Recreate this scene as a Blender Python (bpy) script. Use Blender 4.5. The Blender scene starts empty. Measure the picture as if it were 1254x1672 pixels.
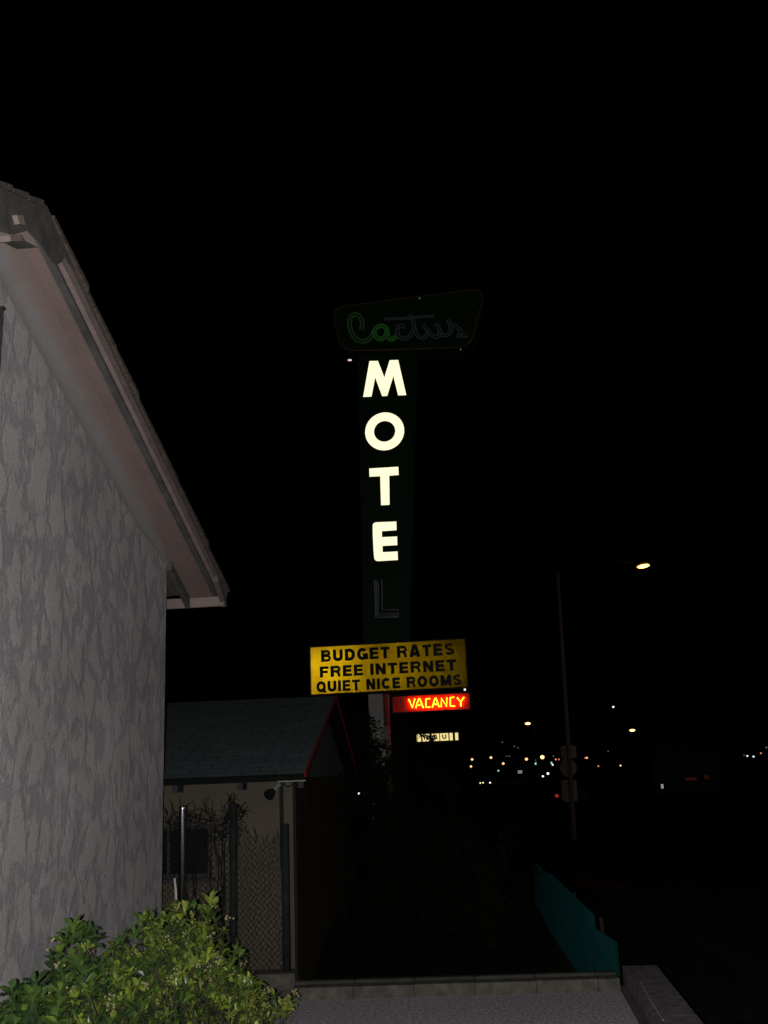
import bpy, bmesh, math, random
from mathutils import Vector, Matrix
R_ = math.radians
C = bpy.context.scene.collection
S = bpy.context.scene
random.seed(7)

# ------------------------------------------------------------------ camera
F = 1650.0; PITCH = R_(14.5); ROLL = 0.04
CAM = Vector((0, 0, 1.6))
fw = Vector((0, math.cos(PITCH), math.sin(PITCH)))
up0 = Vector((0, -math.sin(PITCH), math.cos(PITCH)))
ri0 = Vector((1, 0, 0))
RI = math.cos(ROLL) * ri0 - math.sin(ROLL) * up0
UP = math.cos(ROLL) * up0 + math.sin(ROLL) * ri0
cd = bpy.data.cameras.new('camera'); cam = bpy.data.objects.new('camera', cd); C.objects.link(cam)
cd.sensor_fit = 'VERTICAL'; cd.sensor_height = 36; cd.lens = F / 1672 * 36
cd.clip_start = 0.05; cd.clip_end = 5000
cam.matrix_world = Matrix.Translation(CAM) @ Matrix((RI, UP, -fw)).transposed().to_4x4()
S.camera = cam

# ------------------------------------------------------------------ night sky, fill sun, camera flash
W = bpy.data.worlds.new("World"); S.world = W; W.use_nodes = True
SUN_EL, SUN_AZ = R_(7), R_(118)          # low sun added as fill light, far right and a little behind the camera
nt = W.node_tree
sky = nt.nodes.new('ShaderNodeTexSky'); sky.sky_type = 'NISHITA'; sky.sun_disc = False
sky.sun_elevation = SUN_EL; sky.sun_rotation = SUN_AZ
bg = nt.nodes['Background']; nt.links.new(sky.outputs[0], bg.inputs[0]); bg.inputs[1].default_value = 0.000045
sd = bpy.data.lights.new('fill_sun', 'SUN'); sd.energy = 0.08; sd.angle = R_(0.5); sd.color = (1, .95, .93)
so = bpy.data.objects.new('fill_sun', sd); C.objects.link(so)
sdir = Vector((math.sin(SUN_AZ) * math.cos(SUN_EL), math.cos(SUN_AZ) * math.cos(SUN_EL), math.sin(SUN_EL)))
so.rotation_euler = sdir.to_track_quat('Z', 'Y').to_euler()
fd = bpy.data.lights.new('camera_flash', 'SPOT'); fd.energy = 1150; fd.spot_size = R_(95); fd.spot_blend = 0.6
fd.shadow_soft_size = 0.012; fd.color = (1, .97, .95)
fo = bpy.data.objects.new('camera_flash', fd); C.objects.link(fo)
fo.matrix_world = cam.matrix_world.copy(); fo.location = CAM - RI * 0.07
S.view_settings.view_transform = 'Standard'; S.view_settings.look = 'None'
S.view_settings.exposure = 0; S.view_settings.gamma = 1

# ------------------------------------------------------------------ picking helpers (pixel of the photo + real depth -> point)
def ray(px, py): return fw + RI * ((px - 627) / F) + UP * ((836 - py) / F)
def at(px, py, Y):
    d = ray(px, py); return CAM + d * (Y / d.y)
def hit(px, py, q, n):
    d = ray(px, py); return CAM + d * ((q - CAM).dot(n) / d.dot(n))

def to_px(p):
    d = p - CAM; z = d.dot(fw); return 627 + F * d.dot(RI) / z, 836 - F * d.dot(UP) / z

# ------------------------------------------------------------------ materials
def mat(name, col, rough=0.7, metal=0.0, var=0.15, scale=6, bump=0.0, bscale=40, spec=0.5, emit=None, es=0):
    m = bpy.data.materials.new(name); m.use_nodes = True
    n = m.node_tree.nodes; l = m.node_tree.links; b = n['Principled BSDF']
    b.inputs['Roughness'].default_value = rough; b.inputs['Metallic'].default_value = metal
    b.inputs['Specular IOR Level'].default_value = spec
    tc = n.new('ShaderNodeTexCoord')
    if var > 0:
        nz = n.new('ShaderNodeTexNoise'); nz.inputs['Scale'].default_value = scale; nz.inputs['Detail'].default_value = 6
        l.new(tc.outputs['Object'], nz.inputs['Vector'])
        cr = n.new('ShaderNodeValToRGB')
        cr.color_ramp.elements[0].position = .3; cr.color_ramp.elements[1].position = .7
        cr.color_ramp.elements[0].color = [max(0, c * (1 - var)) for c in col] + [1]
        cr.color_ramp.elements[1].color = [min(1, c * (1 + var)) for c in col] + [1]
        l.new(nz.outputs['Fac'], cr.inputs[0]); l.new(cr.outputs[0], b.inputs['Base Color'])
    else: b.inputs['Base Color'].default_value = list(col) + [1]
    if bump > 0:
        nb = n.new('ShaderNodeTexNoise'); nb.inputs['Scale'].default_value = bscale; nb.inputs['Detail'].default_value = 4
        l.new(tc.outputs['Object'], nb.inputs['Vector'])
        bp = n.new('ShaderNodeBump'); bp.inputs['Strength'].default_value = bump; bp.inputs['Distance'].default_value = .01
        l.new(nb.outputs['Fac'], bp.inputs['Height']); l.new(bp.outputs[0], b.inputs['Normal'])
    if emit:
        b.inputs['Emission Color'].default_value = list(emit) + [1]; b.inputs['Emission Strength'].default_value = es
    return m

def lamp_mat(name, col, s): return mat(name, (.02, .02, .02), .5, var=0, emit=col, es=s)

def stucco_mat():
    m = bpy.data.materials.new('skip_trowel_stucco'); m.use_nodes = True
    n = m.node_tree.nodes; l = m.node_tree.links; b = n['Principled BSDF']
    b.inputs['Roughness'].default_value = .85; b.inputs['Specular IOR Level'].default_value = .35
    tc = n.new('ShaderNodeTexCoord')
    mp = n.new('ShaderNodeMapping'); mp.inputs['Scale'].default_value = (1, 1, .75)
    l.new(tc.outputs['Object'], mp.inputs[0])
    dn = n.new('ShaderNodeTexNoise'); dn.inputs['Scale'].default_value = 7; dn.inputs['Detail'].default_value = 5
    l.new(mp.outputs[0], dn.inputs['Vector'])
    dm = n.new('ShaderNodeVectorMath'); dm.operation = 'MULTIPLY_ADD'; dm.inputs[1].default_value = (.28, .28, .28)
    l.new(dn.outputs['Color'], dm.inputs[0]); l.new(mp.outputs[0], dm.inputs[2])
    vo = n.new('ShaderNodeTexVoronoi'); vo.feature = 'DISTANCE_TO_EDGE'; vo.inputs['Scale'].default_value = 4.3
    l.new(dm.outputs[0], vo.inputs['Vector'])
    nz = n.new('ShaderNodeTexNoise'); nz.inputs['Scale'].default_value = 6; nz.inputs['Detail'].default_value = 7; nz.inputs['Roughness'].default_value = .6
    l.new(mp.outputs[0], nz.inputs['Vector'])
    sm = n.new('ShaderNodeMath'); sm.operation = 'MULTIPLY_ADD'; sm.inputs[1].default_value = .9
    l.new(nz.outputs['Fac'], sm.inputs[0]); l.new(vo.outputs['Distance'], sm.inputs[2])
    r1 = n.new('ShaderNodeValToRGB'); r1.color_ramp.elements[0].position = .45; r1.color_ramp.elements[1].position = .64
    l.new(sm.outputs[0], r1.inputs[0])
    n2 = n.new('ShaderNodeTexNoise'); n2.inputs['Scale'].default_value = 75; n2.inputs['Detail'].default_value = 6; n2.inputs['Roughness'].default_value = .65
    l.new(tc.outputs['Object'], n2.inputs['Vector'])
    n3 = n.new('ShaderNodeTexNoise'); n3.inputs['Scale'].default_value = 1.1; n3.inputs['Detail'].default_value = 3
    l.new(tc.outputs['Object'], n3.inputs['Vector'])
    mx = n.new('ShaderNodeMix'); mx.data_type = 'RGBA'
    mx.inputs[6].default_value = (.245, .235, .245, 1); mx.inputs[7].default_value = (.335, .32, .318, 1)
    l.new(r1.outputs[0], mx.inputs[0])
    m2 = n.new('ShaderNodeMix'); m2.data_type = 'RGBA'; m2.blend_type = 'OVERLAY'; m2.inputs[0].default_value = .35
    l.new(mx.outputs[2], m2.inputs[6]); l.new(n2.outputs['Color'], m2.inputs[7])
    bw = n.new('ShaderNodeMix'); bw.data_type = 'RGBA'; bw.blend_type = 'SOFT_LIGHT'; bw.inputs[0].default_value = .45
    l.new(mx.outputs[2], bw.inputs[6]); l.new(n3.outputs['Fac'], bw.inputs[7])
    m3 = n.new('ShaderNodeMix'); m3.data_type = 'RGBA'; m3.blend_type = 'SOFT_LIGHT'; m3.inputs[0].default_value = .9
    l.new(bw.outputs[2], m3.inputs[6]); l.new(n2.outputs['Fac'], m3.inputs[7])
    l.new(m3.outputs[2], b.inputs['Base Color'])
    ad = n.new('ShaderNodeMath'); ad.operation = 'MULTIPLY_ADD'; ad.inputs[1].default_value = .9
    l.new(n2.outputs['Fac'], ad.inputs[0]); l.new(r1.outputs[0], ad.inputs[2])
    bp = n.new('ShaderNodeBump'); bp.inputs['Strength'].default_value = .6; bp.inputs['Distance'].default_value = .005
    l.new(ad.outputs[0], bp.inputs['Height']); l.new(bp.outputs[0], b.inputs['Normal'])
    return m

def shingle_mat():
    m = mat('grey_asphalt_shingles', (.085, .11, .115), .9, var=0, spec=.2)
    n = m.node_tree.nodes; l = m.node_tree.links; b = n['Principled BSDF']
    uv = n.new('ShaderNodeUVMap'); uv.uv_map = 'UVMap'
    br = n.new('ShaderNodeTexBrick')
    br.inputs['Color1'].default_value = (.075, .098, .105, 1); br.inputs['Color2'].default_value = (.1, .128, .132, 1)
    br.inputs['Mortar'].default_value = (.03, .038, .042, 1); br.inputs['Scale'].default_value = 1
    br.inputs['Mortar Size'].default_value = .006; br.inputs['Brick Width'].default_value = .3; br.inputs['Row Height'].default_value = .14
    br.inputs['Bias'].default_value = -.1
    l.new(uv.outputs[0], br.inputs['Vector'])
    nz = n.new('ShaderNodeTexNoise'); nz.inputs['Scale'].default_value = 60; nz.inputs['Detail'].default_value = 4
    l.new(uv.outputs[0], nz.inputs['Vector'])
    mx = n.new('ShaderNodeMix'); mx.data_type = 'RGBA'; mx.blend_type = 'SOFT_LIGHT'; mx.inputs[0].default_value = .7
    l.new(br.outputs['Color'], mx.inputs[6]); l.new(nz.outputs['Fac'], mx.inputs[7])
    l.new(mx.outputs[2], b.inputs['Base Color'])
    bp = n.new('ShaderNodeBump'); bp.inputs['Strength'].default_value = .5; bp.inputs['Distance'].default_value = .008; bp.invert = True
    l.new(br.outputs['Fac'], bp.inputs['Height']); l.new(bp.outputs[0], b.inputs['Normal'])
    return m

M = dict(
    stucco=stucco_mat(), shingle=shingle_mat(),
    cove=None,
    soffit=mat('soffit_paint', (.168, .12, .11), .8, bump=.25, bscale=25, scale=3, var=.12),
    trim_dark=mat('weathered_dark_trim', (.075, .074, .07), .9, spec=.1, bump=.3, var=.3, scale=8),
    trim_pink=mat('pale_brown_trim', (.2, .155, .14), .75, bump=.2, scale=9),
    trim_plum=mat('brown_trim', (.1, .078, .076), .8, bump=.2, scale=9),
    roof_edge=mat('shingle_edge', (.085, .068, .06), .9, spec=.1, bump=.5, var=.35, scale=30),
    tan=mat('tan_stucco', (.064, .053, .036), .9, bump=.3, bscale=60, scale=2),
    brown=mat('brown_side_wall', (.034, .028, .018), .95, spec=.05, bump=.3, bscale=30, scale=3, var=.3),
    gable=mat('gable_boards', (.03, .037, .04), .85, bump=.2, var=.2),
    neon_tint_trim=mat('neon_tinted_rake', (.22, .008, .016), .8, spec=.1),  # red neon light on the rake put into its base colour
    black_green=mat('dark_green_fascia', (.006, .008, .007), .95, spec=.05),
    zinc=mat('galvanised_steel', (.75, .78, .86), .24, metal=1, bump=.12, bscale=90, var=.2, scale=20),
    bright=mat('drip_edge_metal', (.16, .165, .15), .7),
    post=mat('dull_dark_post', (.014, .017, .019), .85, spec=.1, var=.3, scale=15),
    wire=mat('rusty_wire', (.018, .017, .015), .8, spec=.3),
    twig=mat('dead_twigs', (.01, .0095, .008), .95, spec=.05),
    stick=mat('bleached_stick', (.5, .46, .42), .9),
    glass=mat('dark_window_glass', (.003, .004, .006), .3, spec=.12),
    frame=mat('grey_window_frame', (.03, .032, .033), .8, spec=.15),
    concrete=mat('patio_concrete', (.4, .365, .395), .95, bump=.8, bscale=90, var=.6, scale=42, spec=.3),
    block=mat('curb_concrete', (.08, .074, .063), .95, bump=.7, bscale=50, var=.38, scale=11, spec=.3),
    ledge=mat('dark_greenish_ledge', (.04, .042, .036), .95, bump=.4, var=.3, spec=.1),  # ledge darker and greener than the curb blocks
    block_wall=mat('low_wall_concrete', (.15, .135, .14), .95, bump=.7, bscale=60, var=.35, scale=14, spec=.1),
    dirt=mat('dark_dirt', (.014, .0105, .0085), 1, bump=.6, bscale=20, var=.4, scale=4, spec=.1),
    asphalt=mat('asphalt', (.012, .0115, .012), .95, bump=.5, bscale=60, spec=.1),
    teal=mat('teal_painted_steel', (.0015, .032, .033), .85, spec=.08, bump=.1, var=.2, scale=4),
    leaf=None, bark=mat('bush_stems', (.03, .032, .014), .9),
    pod=mat('seed_heads', (.22, .2, .08), .8, var=.2),
    dleaf=mat('dark_shrub_leaf', (.008, .0075, .004), .95, var=.4, spec=.03), dbark=mat('dark_shrub_bark', (.01, .008, .005), .95, spec=.03),
    pyl=mat('dark_green_enamel', (.003, .022, .004), .6, var=.15, scale=1.5, spec=.2),
    cab=mat('black_cabinet', (.008, .008, .008), .6, spec=.2),
    cream=mat('pale_column_paint', (.42, .4, .38), .7, var=.15, scale=2),
    ltr=mat('black_letter_vinyl', (.006, .006, .006), .5, var=0, spec=.2),
    lit=lamp_mat('lit_letter_face', (1, .9, .6), 1.2),
    unlit=mat('unlit_glass_tube', (.30, .30, .33), .5, spec=.1),
    dull=mat('dull_glass_tube', (.15, .18, .17), .6, spec=.1),
    unlit_pale=mat('unlit_clear_tube', (.22, .23, .23), .3),
    amber_tube=mat('unlit_amber_tube', (.13, .06, .03), .6, spec=.1),
    green_glow=lamp_mat('failing_green_neon', (.12, 1, .08), .02),
    green_dim=lamp_mat('faint_green_neon', (.3, 1, .24), .012),
    script=mat('script_backing', (.012, .04, .016), .6),
    neon=lamp_mat('red_neon', (1, .3, .008), 9),
    red_back=mat('red_cabinet_paint', (.85, .012, .02), .7, var=.05),
    galv_dark=mat('dark_lamp_pole', (.02, .018, .017), .8, spec=.1),
    wood=mat('wooden_pole', (.11, .065, .045), .8),
    signback=mat('aluminium_sign_back', (.17, .155, .115), .9, spec=.1),
    carp=mat('car_paint_dark', (.02, .02, .024), .35), tyre=mat('tyre_rubber', (.012, .012, .012), .9),
    hill=mat('night_buildings', (.02, .018, .016), .9),
    red_glow=mat('painted_red_glow', (.04, .002, .0015), .95, spec=.05, var=.4),
)
def leaf_mat():
    m = bpy.data.materials.new('glossy_bush_leaf'); m.use_nodes = True
    n = m.node_tree.nodes; l = m.node_tree.links; b = n['Principled BSDF']
    b.inputs['Roughness'].default_value = .38; b.inputs['Specular IOR Level'].default_value = .4
    at_ = n.new('ShaderNodeAttribute'); at_.attribute_name = 'leafvar'
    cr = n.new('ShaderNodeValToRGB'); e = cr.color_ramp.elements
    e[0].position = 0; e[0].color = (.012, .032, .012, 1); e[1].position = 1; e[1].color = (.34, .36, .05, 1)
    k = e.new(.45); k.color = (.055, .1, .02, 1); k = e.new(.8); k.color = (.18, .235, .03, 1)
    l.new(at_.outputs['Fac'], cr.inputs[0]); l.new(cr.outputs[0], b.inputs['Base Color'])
    b.inputs['Subsurface Weight'].default_value = 0
    return m
M['leaf'] = leaf_mat()
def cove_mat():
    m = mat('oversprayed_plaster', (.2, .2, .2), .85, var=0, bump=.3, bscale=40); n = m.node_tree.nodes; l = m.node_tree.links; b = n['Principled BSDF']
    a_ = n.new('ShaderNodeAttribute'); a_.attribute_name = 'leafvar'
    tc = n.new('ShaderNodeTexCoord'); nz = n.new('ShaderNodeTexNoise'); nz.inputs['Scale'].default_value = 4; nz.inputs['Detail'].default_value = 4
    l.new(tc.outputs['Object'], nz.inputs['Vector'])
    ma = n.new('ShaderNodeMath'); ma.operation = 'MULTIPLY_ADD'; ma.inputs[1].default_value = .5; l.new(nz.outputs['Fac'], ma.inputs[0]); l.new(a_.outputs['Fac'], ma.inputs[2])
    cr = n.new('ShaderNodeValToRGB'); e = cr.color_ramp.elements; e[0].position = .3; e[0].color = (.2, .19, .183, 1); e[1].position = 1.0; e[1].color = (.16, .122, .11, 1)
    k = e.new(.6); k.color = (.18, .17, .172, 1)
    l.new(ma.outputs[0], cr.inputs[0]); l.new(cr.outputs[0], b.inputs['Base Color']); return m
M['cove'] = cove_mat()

# ------------------------------------------------------------------ mesh collection helper (vertices in world space)
class Frame:
    def __init__(s, o, x, y, z): s.o, s.x, s.y, s.z = Vector(o), Vector(x), Vector(y), Vector(z)
    def __call__(s, a, b, c): return s.o + s.x * a + s.y * b + s.z * c
WORLD = Frame((0, 0, 0), (1, 0, 0), (0, 1, 0), (0, 0, 1))
LOC = {}
class MB:
    def __init__(s): s.v = []; s.f = []; s.uv = None; s.attr = None; s.mi = []
    def add(s, vs, fs, mi=0):
        o = len(s.v); s.v += [Vector(v) for v in vs]; s.f += [tuple(i + o for i in f) for f in fs]; s.mi += [mi] * len(fs); return s
    def hexa(s, p, mi=0):   # 4 bottom, 4 top
        return s.add(p, [(3, 2, 1, 0), (4, 5, 6, 7), (0, 1, 5, 4), (1, 2, 6, 5), (2, 3, 7, 6), (3, 0, 4, 7)], mi)
    def box(s, x0, x1, y0, y1, z0, z1, fr=WORLD, mi=0):
        return s.hexa([fr(x0, y0, z0), fr(x1, y0, z0), fr(x1, y1, z0), fr(x0, y1, z0), fr(x0, y0, z1), fr(x1, y0, z1), fr(x1, y1, z1), fr(x0, y1, z1)], mi)
    def prism(s, poly, d0, d1, fr, mi=0):   # poly in (x,z) of frame, from y=d0 to d1
        n = len(poly)
        vs = [fr(a, d0, b) for a, b in poly] + [fr(a, d1, b) for a, b in poly]
        fs = [tuple(range(n)), tuple(range(2 * n - 1, n - 1, -1))] + [((i + 1) % n, i, n + i, n + (i + 1) % n) for i in range(n)]
        return s.add(vs, fs, mi)
    def tube(s, pts, r, n=6, closed=False, mi=0):
        pts = [Vector(p) for p in pts]; k = len(pts); vs = []; prev = None
        rr = r if isinstance(r, (list, tuple)) else [r] * k
        for i, p in enumerate(pts):
            if closed: d = pts[(i + 1) % k] - pts[i - 1]
            else: d = pts[min(i + 1, k - 1)] - pts[max(i - 1, 0)]
            if d.length < 1e-9: d = Vector((0, 0, 1))
            d.normalize()
            if prev is None:
                a = Vector((0, 0, 1)) if abs(d.z) < .9 else Vector((1, 0, 0))
                u = d.cross(a).normalized()
            else:
                u = prev - d * prev.dot(d)
                u = u.normalized() if u.length > 1e-6 else d.orthogonal().normalized()
            prev = u; w = d.cross(u)
            vs += [p + (u * math.cos(t) + w * math.sin(t)) * rr[i] for t in [2 * math.pi * j / n for j in range(n)]]
        fs = []
        for i in range(k if closed else k - 1):
            a = i * n; b = ((i + 1) % k) * n
            fs += [(a + j, a + (j + 1) % n, b + (j + 1) % n, b + j) for j in range(n)]
        if not closed: fs += [tuple(range(n - 1, -1, -1)), tuple(range((k - 1) * n, k * n))]
        return s.add(vs, fs, mi)
    def ball(s, c, rx, ry=None, rz=None, fr=None, nu=10, nv=7, mi=0):
        ry = ry or rx; rz = rz or rx; c = Vector(c); fr = fr or WORLD
        vs = [c + fr.z * rz]; fs = []
        for i in range(1, nv):
            t = math.pi * i / nv
            for j in range(nu):
                q = 2 * math.pi * j / nu
                vs.append(c + fr.x * (rx * math.sin(t) * math.cos(q)) + fr.y * (ry * math.sin(t) * math.sin(q)) + fr.z * (rz * math.cos(t)))
        vs.append(c - fr.z * rz); L = len(vs) - 1
        for j in range(nu): fs.append((0, 1 + j, 1 + (j + 1) % nu))
        for i in range(nv - 2):
            a = 1 + i * nu; b = a + nu
            fs += [(a + j, b + j, b + (j + 1) % nu, a + (j + 1) % nu) for j in range(nu)]
        a = 1 + (nv - 2) * nu
        for j in range(nu): fs.append((a + j, L, a + (j + 1) % nu))
        return s.add(vs, fs, mi)
    def lathe(s, prof, fr, n=12, mi=0):   # prof (radius, z)
        k = len(prof); vs = [fr(r * math.cos(2 * math.pi * j / n), r * math.sin(2 * math.pi * j / n), z) for r, z in prof for j in range(n)]
        fs = [(i * n + j, i * n + (j + 1) % n, (i + 1) * n + (j + 1) % n, (i + 1) * n + j) for i in range(k - 1) for j in range(n)]
        fs += [tuple(range(n - 1, -1, -1)), tuple(range((k - 1) * n, k * n))]
        return s.add(vs, fs, mi)
    def build(s, name, m, parent=None, loc=None, smooth=False, bevel=0):
        me = bpy.data.meshes.new(name)
        L = Vector(loc) if loc is not None else (LOC[parent.name] if parent else Vector((0, 0, 0)))
        me.from_pydata([v - L for v in s.v], [], s.f)
        for mm in (m if isinstance(m, (list, tuple)) else [m]): me.materials.append(mm)
        if any(s.mi): me.polygons.foreach_set('material_index', s.mi)
        if s.uv:
            ul = me.uv_layers.new(name='UVMap')
            for lp in me.loops: ul.data[lp.index].uv = s.uv[lp.vertex_index]
        if s.attr:
            a = me.attributes.new('leafvar', 'FLOAT', 'POINT'); a.data.foreach_set('value', s.attr)
        bm = bmesh.new(); bm.from_mesh(me)
        if not s.attr or name == 'plaster_cove': bmesh.ops.recalc_face_normals(bm, faces=bm.faces)
        if bevel > 0: bmesh.ops.bevel(bm, geom=bm.edges[:], offset=bevel, segments=1, affect='EDGES', clamp_overlap=True)
        bm.to_mesh(me); bm.free()
        if smooth: me.polygons.foreach_set('use_smooth', [True] * len(me.polygons))
        o = bpy.data.objects.new(name, me); C.objects.link(o)
        if parent: o.parent = parent
        else: o.location = L
        LOC[o.name] = L
        return o
def tag(o, label, cat, group=None):
    o['label'] = label; o['category'] = cat
    if group: o['group'] = group
    return o
def thing(name, loc, label, cat, group=None):
    o = bpy.data.objects.new(name, None); C.objects.link(o); o.location = loc; o.empty_display_size = .2
    LOC[o.name] = Vector(loc); return tag(o, label, cat, group)
def struct(o): o['kind'] = 'structure'; return o

# ------------------------------------------------------------------ ground, patio, road
GZ = -0.45
cL = at(480, 1613, 8.45); 
def on_z(px, py, z):
    d = ray(px, py); return CAM + d * ((z - CAM.z) / d.z)
curbL = on_z(478, 1634, 0); curbR = on_z(1014, 1618, 0)     # foot of the curb on the patio
wallN = on_z(1062, 1672, .13)                                # inner top edge of the right low wall at the frame edge
struct(MB().add([(-2500, -20, GZ), (2500, -20, GZ), (2500, 4000, GZ), (-2500, 4000, GZ)], [(0, 1, 2, 3)]).build('ground', M['dirt']))
g = MB(); g.box(3.6, 14, -10, 900, GZ + .002, GZ + .008); struct(g.build('road', M['asphalt']))
kerb = MB(); kerb.box(3.4, 3.6, -10, 900, GZ - .05, GZ + .12); struct(kerb.build('kerb', M['asphalt'], bevel=.01))
cdir = (curbR - curbL).normalized(); cn = Vector((-cdir.y, cdir.x, 0))     # along the curb, and away from the camera
CF = Frame(curbL, cdir, cn, (0, 0, 1)); cl = (curbR - curbL).length
wdir = Vector((wallN.x, wallN.y, 0)) - Vector((curbR.x, curbR.y, 0)); wl = wdir.length; wdir.normalize()
wn = Vector((-wdir.y, wdir.x, 0))
if wn.x < 0: wn = -wn
# patio slab: from behind the camera to the curb
p0 = curbL - cdir * 3.5; p1 = curbR + cdir * .02; p2 = curbR + wdir * 12; p3 = p2 - cdir * 7
pt = MB(); pt.hexa([Vector((p.x, p.y, GZ - .02)) for p in (p3, p2, p1, p0)] + [Vector((p.x, p.y, 0)) for p in (p3, p2, p1, p0)])
struct(pt.build('patio', M['concrete']))
# curb of separate-looking blocks (joints are pattern)
ct = thing('block_curb', curbL, 'low concrete block curb across the far edge of the patio', 'curb')
cb = MB(); n = int(cl / .45) + 1
for i in range(n):
    a = i * .45 + .0015; b = min(cl, (i + 1) * .45) - .0015
    if b > a: cb.box(a, b, 0.0, .13, GZ, .085 + random.uniform(-.002, .002), CF)
cb.build('blocks', M['block'], ct, bevel=.003)
cap = MB()
for i in range(n):
    a = i * .45 + .001; b = min(cl, (i + 1) * .45) - .001
    if b > a: cap.box(a, b, .13, .2, GZ, .105, CF)
cap.build('back_ledge', M['ledge'], ct, bevel=.006)
# low wall down the right side
wf = Frame(curbR, wdir, wn, (0, 0, 1))
wt = thing('low_wall', curbR, 'low concrete wall edging the right side of the patio', 'low wall')
w = MB(); x = -.22; 
while x < 9:
    w.box(x + .001, x + .799, .045, .30, GZ, .13, wf); x += .8
w.build('blocks', M['block_wall'], wt)
MB().box(-.02, 9, 0, .045, -.02, .035, wf).build('footing', M['block'], wt, bevel=.006)
MB().tube([wf(.42, .1, .133), wf(.95, .085, .133), wf(1.5, .085, .133)], .004, 5).build('wire', M['unlit'], wt)

# ------------------------------------------------------------------ the stucco house on the left
A = at(268, 1200, 8.0); B = at(0, 900, 5.2)
t = Vector((A.x - B.x, A.y - B.y, 0)).normalized(); n_ = Vector((t.y, -t.x, 0))
A0 = Vector((A.x, A.y, 0))
HF = Frame(A0, t, n_, (0, 0, 1))            # s along the wall (0 at far corner, negative towards camera), o outwards, z up
OH = .36
q = A0 + n_ * OH
def hs(px, py, o=OH):
    v = hit(px, py, A0 + n_ * o, n_) - A0; return v.dot(t), v.z
s_pk, z_pk = hs(80, 335); s_ev, z_ev = hs(374, 962)
sl = (z_pk - z_ev) / (s_ev - s_pk)
s_ev2 = s_pk - (s_ev - s_pk); s_c2 = s_pk - (0 - s_pk)
th = .08                                     # vertical build-up roof top -> soffit
def ztop(s): return z_pk - abs(s - s_pk) * sl
house = thing('stucco_house', A0, 'grey stucco house gable with wide brown eaves, filling the left side', 'house')
wl_ = MB(); poly = [(s_c2, -.1), (0, -.1), (0, ztop(0) - th + .005), (s_pk, z_pk - th + .005), (s_c2, ztop(s_c2) - th + .005)]
wl_.prism(poly, 0, -.22, HF); wl_.build('wall', M['stucco'], house)
sw = MB(); sw.box(-.22, 0, -7, -.221, -.1, ztop(0) - th - .02, HF); sw.build('side_wall', M['stucco'], house)
def rake(o0, o1, h0, h1, sa=s_ev2, sb=s_ev):     # a strip following both slopes; h measured from the roof top line
    m = MB()
    for a, b in ((sa, s_pk), (s_pk, sb)):
        m.hexa([HF(a, o0, ztop(a) + h0), HF(b, o0, ztop(b) + h0), HF(b, o1, ztop(b) + h0), HF(a, o1, ztop(a) + h0),
                HF(a, o0, ztop(a) + h1), HF(b, o0, ztop(b) + h1), HF(b, o1, ztop(b) + h1), HF(a, o1, ztop(a) + h1)])
    return m
rake(.003, .24, -th, -th + .03).build('soffit', M['soffit'], house)
rake(.24, .288, -th - .018, -th + .03).build('inner_rake_board', M['trim_dark'], house)
rake(.288, .318, -th + .006, -.03).build('bargeboard', M['trim_pink'], house)
rake(.318, .346, -.056, -.025).build('outer_rake_board', M['trim_plum'], house)
# coved plaster between wall and soffit, brown paint oversprayed on its upper part
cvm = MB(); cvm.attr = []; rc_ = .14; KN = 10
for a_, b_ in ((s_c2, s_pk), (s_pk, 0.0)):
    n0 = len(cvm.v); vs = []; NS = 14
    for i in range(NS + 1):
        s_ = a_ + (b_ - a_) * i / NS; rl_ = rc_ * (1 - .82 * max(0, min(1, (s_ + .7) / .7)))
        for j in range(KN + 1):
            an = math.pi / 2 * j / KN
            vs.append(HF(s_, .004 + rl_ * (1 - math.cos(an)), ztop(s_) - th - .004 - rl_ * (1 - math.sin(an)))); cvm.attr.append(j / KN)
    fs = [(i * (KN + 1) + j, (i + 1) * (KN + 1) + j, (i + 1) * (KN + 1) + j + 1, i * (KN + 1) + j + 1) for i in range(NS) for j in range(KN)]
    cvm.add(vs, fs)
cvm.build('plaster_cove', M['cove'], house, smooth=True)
rf = rake(-7, .348, -.03, 0)
random.seed(3)
edge = [s_ev2] + [hs(*c)[0] for c in ((88, 350), (143, 465), (190, 555), (225, 640), (290, 765), (340, 855))] + [s_ev]
for i in range(len(edge) - 1):
    x, y = edge[i], edge[i + 1]; e0 = .358 + .006 * (i % 2); e1 = e0 + .008
    if x < s_pk < y: continue
    rf.hexa([HF(x, .3, ztop(x) - .026), HF(y, .3, ztop(y) - .026), HF(y, e1, ztop(y) - .026), HF(x, e0, ztop(x) - .026),
             HF(x, .3, ztop(x) + .001), HF(y, .3, ztop(y) + .009), HF(y, e1, ztop(y) + .009), HF(x, e0, ztop(x) + .001)])
for a_ in [s_pk - .22 - i * .17 for i in range(9)]:
    rf.hexa([HF(a_, .2, ztop(a_) - .02), HF(a_ + .16, .2, ztop(a_ + .16) - .02), HF(a_ + .16, .36, ztop(a_ + .16) - .02), HF(a_, .36, ztop(a_) - .02),
             HF(a_, .2, ztop(a_) + .004), HF(a_ + .16, .2, ztop(a_ + .16) + .016), HF(a_ + .16, .36, ztop(a_ + .16) + .016), HF(a_, .36, ztop(a_) + .004)])
rf.build('roof', M['roof_edge'], house)
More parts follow.
